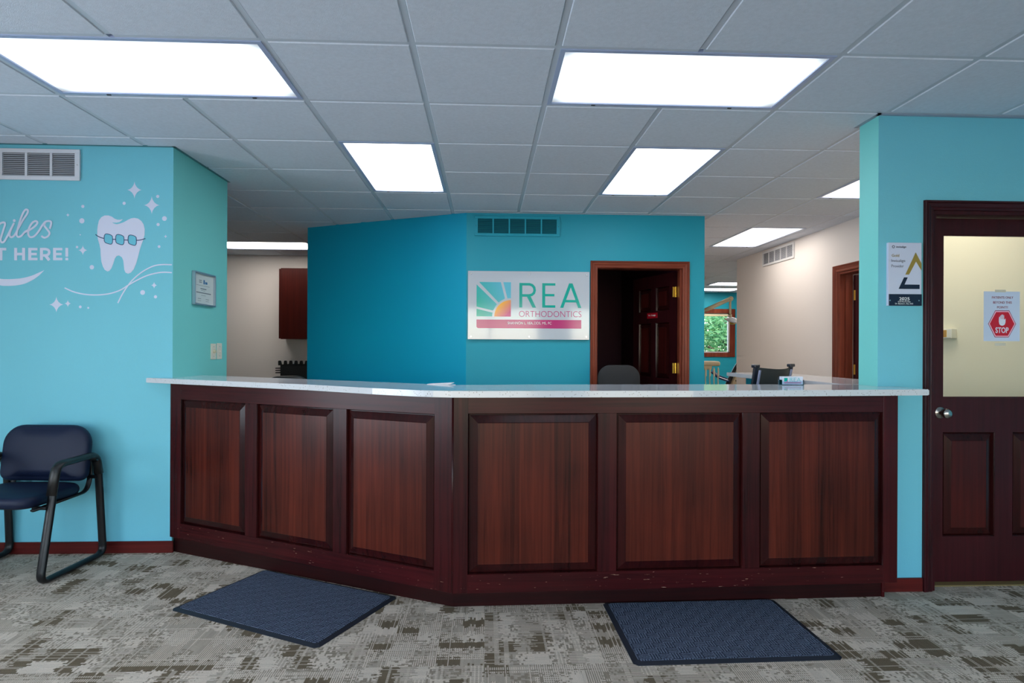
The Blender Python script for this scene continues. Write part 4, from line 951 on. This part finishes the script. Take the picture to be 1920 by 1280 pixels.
for sx in (-1, 1):
    X = sx*HW
    bm = BM(); pts = smooth_path([(X, -.07, .628), (X, -.105, .625), (X*1.03, -.235, .020), (X*1.03, .262, .020), (X, .225, .60), (X, .16, .628)], .055, 6)
    tube(bm, pts, .024, .015, n=16); obj('sled_leg', bm, BLK, wc, smooth=True)
    bm = BM(); pts = smooth_path([(X*1.01, -.147, .47), (X, -.108, .634), (X, .205, .640), (X, .232, .52)], .05, 7)
    tube(bm, pts, .028, .019, n=16); obj('armrest', bm, BLKP, wc, smooth=True)
    bm = BM(); pts = smooth_path([(sx*.235, -.21, .405), (sx*.235, .20, .415), (sx*.235, .235, .52), (sx*.225, .215, .66)], .05, 6)
    tube(bm, pts, .016, .008, n=14); obj('back_support', bm, BLK, wc, smooth=True)
    bm = BM(); cyl(bm, (sx*.225, .222, .50), (sx*.286, .222, .50), .012, n=12); obj('back_bracket', bm, BLK, wc)
    bm = BM(); cyl(bm, (sx*.20, -.165, .408), (sx*.278, -.165, .408), .011, n=12); obj('seat_bracket', bm, BLK, wc)
bm = BM(); T = Matrix.Translation((0, -.035, .447)) @ Matrix.Rotation(math.radians(-1.5), 4, 'X')
cushion(bm, rr(.50, .47, (.07, .07, .12, .12)), .066, T, .03); obj('seat', bm, NAVY, wc, smooth=True)
bm = BM(); T = Matrix.Translation((0, .185, .652)) @ Matrix.Rotation(math.radians(82), 4, 'X')
cushion(bm, rr(.535, .335, (.055, .055, .12, .12)), .06, T, .028); obj('backrest', bm, NAVY, wc, smooth=True)

# ------------------------------------------------------------------ office chairs
def office_chair(name, loc, rz, label, bw, bh, ztop, mback, style):
    t = empty(name, loc, label, 'chair', rz=rz)
    sz = .52
    bm = BM(); cushion(bm, rr(.48, .46, (.08, .08, .08, .08)), .07, Matrix.Translation((0, 0, sz)), .03); obj('seat', bm, GREYF, t, smooth=True)
    if style == 'fabric':
        bm = BM(); T = Matrix.Translation((0, .24, ztop-bh/2)) @ Matrix.Rotation(math.radians(86), 4, 'X'); cushion(bm, rr(bw, bh, (.08, .08, .11, .11)), .06, T, .03); obj('backrest', bm, mback, t, smooth=True)
    else:
        bm = BM(); N = 12; bot = ztop-bh          # curved mesh back with side rails
        for s in (0, .006):
            rows = []
            for j in range(9):
                z = bot+(bh-.012)*j/8; rows.append([bm.verts.new(((k/N-.5)*bw*.92, .20+.07*(j/8)+.05*(1-(2*k/N-1)**2)+s, z-.012*(1-(2*k/N-1)**2)*(j/8))) for k in range(N+1)])
            for a, b in zip(rows, rows[1:]):
                for k in range(N): bm.faces.new((a[k], a[k+1], b[k+1], b[k]))
        obj('mesh_back', bm, mback, t, smooth=True)
        for sx in (-1, 1):
            bm = BM(); tube(bm, [(sx*bw*.46, .19, bot-.02), (sx*bw*.48, .23, bot+bh*.5), (sx*bw*.5, .275, ztop)], .018, .012, n=12); box(bm, sx*bw*.5-.03, sx*bw*.5+.022, .255, .285, ztop-.014, ztop+.006, .004); obj('back_rail', bm, mat('dark_blue_black_plastic', (20, 26, 44), .35), t)
            bm = BM(); tube(bm, [(sx*bw*.42, .205, bot+.02), (sx*bw*.435, .246, bot+bh*.5), (sx*bw*.445, .288, ztop-.03)], .011, .006, n=8); obj('edge_strip', bm, mat('lavender_grey_strip', (150, 156, 190), .4), t, label='pale grey edge strip')
        bm = BM(); tube(bm, [((k/10-.5)*bw*.9, .254+.05*(1-(2*k/10-1)**2), ztop-bh*.30-.008*(1-(2*k/10-1)**2)) for k in range(11)], .004, n=6); obj('back_seam', bm, BLKP, t)
    bm = BM(); tube(bm, smooth_path([(0, .05, sz-.05), (0, .27, sz-.04), (0, .30, ztop-bh+.08)], .06), .03, .008, n=10); obj('back_bracket', bm, BLKP, t)
    bm = BM(); cyl(bm, (0, 0, .10), (0, 0, sz-.04), .028); cyl(bm, (0, 0, sz-.06), (0, 0, sz-.03), .09); obj('gas_lift', bm, BLKP, t)
    bm = BM(); 
    for k in range(5): a = k*2*PI/5; tube(bm, [(0, 0, .11), (.14*math.cos(a), .14*math.sin(a), .095), (.28*math.cos(a), .28*math.sin(a), .07)], .02, .014, n=8, side=Vector((0, 0, 1)))
    sb = obj('star_base', bm, BLKP, t)
    for k in range(5):
        a = k*2*PI/5; bm = BM(); c = Vector((.28*math.cos(a), .28*math.sin(a), .028)); n_ = Vector((-math.sin(a), math.cos(a), 0)); cyl(bm, c-n_*.022, c+n_*.022, .028, n=16); cyl(bm, c, c+Vector((0, 0, .045)), .008, n=8); obj('caster', bm, BLKP, sb)
    return t
office_chair('office_chair', (1.14, 4.93, 0), 0, 'charcoal rounded office chair in front of the open dark door', .365, .42, 1.158, GREYF, 'fabric')
office_chair('mesh_chair', (1.66, 3.98, 0), math.radians(-148), 'black mesh office chair beside the short quartz top', .38, .50, 1.20, mat('black_mesh', (40, 44, 46), .55, bump=.8, bscale=900), 'mesh')
office_chair('office_chair', (-1.72, 5.35, 0), math.radians(200), 'dark chair whose back only just shows over the left countertop', .36, .40, 1.062, BLKP, 'fabric')

# ------------------------------------------------------------------ small things on the counter
t = empty('card_holder', (1.685, 3.30, ZS1), 'clear business card holder with logo cards on the quartz top', 'card holder')
CLR = glass_mat('clear_acrylic', (.92, .95, 1), .2)
bm = BM(); box(bm, -.062, .062, .018, .021, 0, .045, .0005); box(bm, -.062, .062, -.024, .021, 0, .003); box(bm, -.062, .062, -.024, -.022, .003, .022); box(bm, -.062, -.060, -.022, .018, .003, .03); box(bm, .060, .062, -.022, .018, .003, .03); obj('acrylic_tray', bm, CLR, t)
bm = BM(); box(bm, -.058, .058, -.019, .012, .004, .047); obj('business_cards', bm, mat('card_stock', (214, 222, 240), .5), t)
Fh = frame((-.058, -.0195, .004), (1, 0, 0), (0, 0, 1))
bm = BM(); flat(bm, [(.010, .016), (.030, .016), (.030, .036), (.010, .036)], Fh, .0004); obj('card_logo', bm, mat('teal_ink', (0, 0, 0)), t)
bm = BM(); flat(bm, [(.022, .016), (.030, .016), (.030, .024)], Fh, .0008); flat(bm, [(.010, .007), (.106, .007), (.106, .011), (.010, .011)], Fh, .0004); obj('card_band', bm, INKM, t)
text('card_lettering', 'REA', Fh, .042, .104, .016, .037, mat('soft_teal_ink', (90, 190, 200), .3), t, off=.0006, offset=-.01)
# paper pad at the rear edge of the counter
bm = BM(); a, b = Vector((-.330, 3.405, ZS1)), Vector((-.195, 3.31, ZS1)); d_ = Vector((.045, .09, 0)) 
prism(bm, [(-.315, 3.295), (-.195, 3.225), (-.16, 3.258), (-.275, 3.328)], ZS1, ZS1+.002)
vs = [bm.verts.new(p) for p in ((-.312, 3.30, ZS1+.003), (-.192, 3.232, ZS1+.004), (-.165, 3.262, ZS1+.013), (-.285, 3.332, ZS1+.004))]; bm.faces.new(vs)
vs = [bm.verts.new(p) for p in ((-.312, 3.30, ZS1+.0021), (-.192, 3.232, ZS1+.0025), (-.165, 3.262, ZS1+.0115), (-.285, 3.332, ZS1+.003))]; bm.faces.new(vs)
tag(obj('paper_sheets', bm, PAPER), 'white paper sheets at the rear edge of the counter, above its bend', 'paper')

# ------------------------------------------------------------------ back left room
t = empty('wall_cabinet', (-2.2, 8.5, 1.41), 'dark cherry wall cabinet on the greige back left wall', 'cabinet')
CD = wood('dark_cabinet_wood', (40, 8, 6), (72, 20, 14), rough=.35, staves=.4)
bm = BM(); box(bm, -2.745, -1.5, 8.22, 8.499, 1.412, 2.338, .002); obj('cabinet_body', bm, CD, t)
for a0, a1 in ((-2.715, -2.115), (-2.105, -1.505)):
    TT = Matrix(((1, 0, 0, 0), (0, -1, 0, 8.20), (0, 0, 1, 0), (0, 0, 0, 1)))
    bm = BM(); z0, z1 = 1.405, 2.345
    box(bm, a0, a1, -.02, 0, z0, z1, .003, T=TT); obj('cabinet_door', bm, CD, t)
adopt(t)
# desk with a black slotted file sorter
dk = empty('side_desk', (-1.7, 7.0, 0), 'dark desk behind the angled teal wall carrying the file sorter', 'desk')
bm = BM(); box(bm, -2.30, -1.25, 6.78, 7.35, .72, .75, .003); obj('desktop', bm, CD, dk)
for x_ in (-2.28, -1.30): bm = BM(); box(bm, x_, x_+.03, 6.8, 7.33, 0, .72); obj('side_panel', bm, CD, dk)
bm = BM(); box(bm, -2.25, -1.30, 7.28, 7.30, .2, .72); obj('modesty_panel', bm, CD, dk); adopt(dk)
fs = empty('file_sorter', (-2.0, 7.0, .75), 'black plastic file sorter with a comb of upright dividers behind the teal wall', 'file sorter')
Y0, Y1 = 6.90, 7.15; zt = 1.26-.125
bm = BM(); box(bm, -2.315+.03, -1.55, Y0, Y0+.006, .751, zt-.03); box(bm, -2.285, -1.55, Y0, Y1, .751, .757); box(bm, -2.285, -1.55, Y1-.006, Y1, .751, zt-.03); box(bm, -2.285, -2.279, Y0, Y1, .751, zt-.03); obj('bin', bm, BLKP, fs)
for k in range(9):
    x = -2.30+k*.058+.012
    if x > -1.56: break
    bm = BM(); w_ = .016; s = -.006 if k == 0 else 0
    vs = prism(bm, [(x-w_*1.3, 0), (x+w_*1.3, 0), (x+w_+s, .045), (x+w_*.6+s, .053), (x-w_*.6+s, .053), (x-w_+s, .045)], 0, .012)
    bmesh.ops.transform(bm, matrix=Matrix(((1, 0, 0, 0), (0, 0, 1, Y0), (0, 1, 0, zt-.04), (0, 0, 0, 1))), verts=bm.verts); obj('divider', bm, BLKP, fs)
for z in (zt-.078, zt-.103, zt-.128): bm = BM(); box(bm, -2.345, -2.28, Y0+.01, Y0+.16, z, z+.011, .003); obj('side_ledge', bm, BLKP, fs); adopt(fs)

# ------------------------------------------------------------------ treatment room
TAN = mat('tan_plastic', (206, 192, 160), .4); TAND = mat('taupe_plastic', (196, 180, 150), .5)
tl = empty('dental_lamp', (3.7, 10.5, 2.0), 'cream ceiling mounted dental lamp on a jointed arm before the window', 'dental lamp')
bm = BM(); cyl(bm, (3.70, 10.5, 1.915), (4.27, 10.5, 2.175), .035, n=20); ball(bm, (4.285, 10.5, 2.178), .042); obj('arm', bm, TAN, tl, smooth=True)
bm = BM(); cyl(bm, (4.27, 10.5, 2.17), (4.275, 10.5, 1.87), .019, n=16); cyl(bm, (4.275, 10.5, 1.90), (4.28, 10.5, 1.83), .026, n=16); obj('drop_arm', bm, TAN, tl, smooth=True)
bm = BM(); T = Matrix.Translation((4.31, 10.5, 1.80)) @ Matrix.Rotation(math.radians(12), 4, 'Y') @ Matrix.Rotation(math.radians(14), 4, 'X'); lathe(bm, [(.001, .055), (.05, .05), (.095, .02), (.13, -.01), (.125, -.02), (.08, -.035), (.001, -.04)], T=T, n=32); lh = obj('lamp_head', bm, mat('lamp_shell', (206, 210, 220), .3), tl, smooth=True)
bm = BM(); ball(bm, (4.315, 10.49, 1.755), .065, 1, 1, .5); obj('reflector', bm, mat('gold_reflector', (190, 160, 70), .2, .8), tl, smooth=True)
for p_, q_ in (((4.16, 10.48, 1.83), (4.24, 10.48, 1.81)), ((4.40, 10.48, 1.79), (4.49, 10.48, 1.76))): bm = BM(); cyl(bm, p_, q_, .01, n=10); obj('handle', bm, TAN, lh)
bm = BM(); cyl(bm, (3.70, 10.5, 1.88), (3.70, 10.5, HC-.01), .03, n=16); cyl(bm, (3.70, 10.5, HC-.04), (3.70, 10.5, HC-.006), .12, n=24); cyl(bm, (3.72, 10.5, 1.86), (3.72, 10.5, 1.94), .05, n=16); obj('ceiling_post', bm, TAN, tl)
adopt(tl)
dc = empty('dental_chair', (4.5, 10.5, 0), 'reclined dental chair with taupe shell and black cushions', 'dental chair')
def extr_x(bm, prof, y0, y1):       # outline in (x,z) extruded along y
    vs = prism(bm, prof, y0, y1); bmesh.ops.transform(bm, matrix=Matrix(((1, 0, 0, 0), (0, 0, 1, 0), (0, 1, 0, 0), (0, 0, 0, 1))), verts=vs)
bm = BM(); extr_x(bm, [(4.20, .55), (4.25, .70), (4.36, 1.00), (4.39, 1.03), (4.55, 1.03), (4.75, .98), (4.80, .60), (4.70, .50)], 10.28, 10.74); bmesh.ops.bevel(bm, geom=list(bm.edges), offset=.02, segments=3, affect='EDGES'); obj('shell', bm, TAND, dc)
bm = BM(); extr_x(bm, [(4.13, .56), (4.17, .72), (4.31, 1.0), (4.35, 1.06), (4.42, 1.06), (4.37, 1.03), (4.24, .70), (4.20, .55)], 10.26, 10.76); bmesh.ops.bevel(bm, geom=list(bm.edges), offset=.012, segments=3, affect='EDGES'); obj('back_cushion', bm, BLKP, dc, label='black back cushion')
bm = BM(); extr_x(bm, [(4.36, 1.05), (4.42, 1.19), (4.50, 1.20), (4.54, 1.06), (4.46, 1.04)], 10.38, 10.64); bmesh.ops.bevel(bm, geom=list(bm.edges), offset=.015, segments=3, affect='EDGES'); obj('headrest', bm, BLKP, dc, label='black headrest')
bm = BM(); box(bm, 3.55, 4.22, 10.27, 10.75, .52, .62, .04, seg=3); box(bm, 2.9, 3.56, 10.3, 10.72, .46, .55, .03, seg=3); obj('seat_cushion', bm, mat('navy_seat_vinyl', (24, 36, 66), .3), dc)
for y in (10.22, 10.80): bm = BM(); tube(bm, [(4.22, y, .74), (4.05, y, .80), (3.93, y, .90)], .035, .02, n=10, side=Vector((0, 1, 0))); obj('armrest', bm, mat('black_vinyl_blue_sheen', (40, 58, 110), .2), dc)  # blue reflections on the black armrests put into their colour
bm = BM(); box(bm, 3.8, 4.3, 10.36, 10.66, .03, .5, .03); box(bm, 3.5, 4.6, 10.3, 10.72, 0, .04, .01); obj('pedestal', bm, TAN, dc)
bm = BM(); box(bm, 4.32, 4.48, 10.272, 10.282, .74, .76, .003); obj('vent_slot', bm, BLKP, dc)
adopt(dc)
dc.rotation_euler.z = -.38; dc.location.x += .06
du = empty('delivery_unit', (3.66, 9.9, 0), 'cream dental delivery unit with hanging handpieces left of the dental chair', 'dental unit')
bm = BM(); box(bm, 3.50, 3.98, 9.98, 10.3, 1.02, 1.10, .035, seg=4); box(bm, 3.55, 3.85, 10.0, 10.28, .96, 1.03, .02, seg=2); obj('instrument_tray', bm, TAN, du)
bm = BM(); cyl(bm, (3.7, 10.15, .05), (3.7, 10.15, .97), .045, n=16); cyl(bm, (3.7, 10.15, 0), (3.7, 10.15, .05), .22, n=28); obj('stand', bm, TAND, du)
for k in range(5):
    bm = BM(); x = 3.66+k*.068; tube(bm, smooth_path([(x, 9.97, 1.0), (x-.02, 9.93, .8), (x+.01, 9.95, .55), (x+.05, 10.0, .40)], .1), .009, n=8); cyl(bm, (x, 9.97, .98), (x+.004, 9.96, .86), .014, .01, n=12); obj('handpiece_hose', bm, TAN, du)
bm = BM(); cyl(bm, (3.72, 10.14, 1.08), (3.72, 10.14, 1.24), .01, n=8); obj('bottle_post', bm, mat('white_post', (225, 225, 225), .3), du)
adopt(du)
for c_ in du.children: c_.location.y -= .30; c_.location.x -= .19

# trees outside the treatment room window
LEAF = [mat('leaf_green', (120, 176, 120), .5), mat('leaf_light_green', (168, 206, 150), .5), mat('leaf_dark_green', (96, 156, 112), .6)]
for m_ in LEAF:       # thin leaves let light through
    n = m_.node_tree.nodes; l = m_.node_tree.links; o_ = n['Material Output']; b_ = n['Principled BSDF']
    tr = n.new('ShaderNodeBsdfTranslucent'); tr.inputs[0].default_value = b_.inputs['Base Color'].default_value; mx = n.new('ShaderNodeMixShader'); mx.inputs[0].default_value = .6
    l.new(b_.outputs[0], mx.inputs[1]); l.new(tr.outputs[0], mx.inputs[2]); l.new(mx.outputs[0], o_.inputs[0])
def tree(x, y, h, label, seed, n=22000):
    R = random.Random(seed); t = empty('tree', (x, y, -.4), label, 'tree', 'trees outside the window')
    bm = BM(); tube(bm, [(0, 0, 0), (.08, .05, h*.35), (-.05, 0, h*.8)], .08, n=10)
    for k in range(7):
        a = R.random()*6.28; z = h*(.2+.09*k); tube(bm, [(0, 0, z), (math.cos(a)*.5, math.sin(a)*.5, z+.35), (math.cos(a)*1.1, math.sin(a)*1.1, z+.6)], .035, n=6)
    obj('trunk', bm, mat('bark', (70, 56, 44), .9), t)
    bm = BM(); cl = [(max(-1.3, min(1.3, R.gauss(0, .7))), max(-1.3, min(1.3, R.gauss(0, .6))), h*(.12+.85*R.random()), .35+.3*R.random()) for _ in range(34)]
    for k in range(n):
        c = cl[R.randrange(len(cl))]; d = Vector((R.gauss(0, 1), R.gauss(0, 1), R.gauss(0, 1))).normalized()*c[3]*(.6+.4*R.random()); p = Vector(c[:3])+d
        s = .045+.04*R.random(); u = Vector((R.gauss(0, 1), R.gauss(0, 1), R.gauss(0, .6))).normalized(); v = u.orthogonal().normalized()
        f = bm.faces.new([bm.verts.new(q) for q in (p-u*s, p+v*s*.5, p+u*s, p-v*s*.5)]); f.material_index = R.choice((0, 0, 1, 2))
    obj('foliage', bm, LEAF, t, kind='stuff')
    return t
tree(7.0, 16.4, 4.0, 'bright leafy tree nearest behind the far window', 3)
tree(9.6, 20.0, 5.0, 'leafy tree farther off, seen to the right behind the nearest one', 5)
tree(6.2, 23.6, 5.6, 'leafy tree farthest off, filling the gaps behind the nearest one', 8)
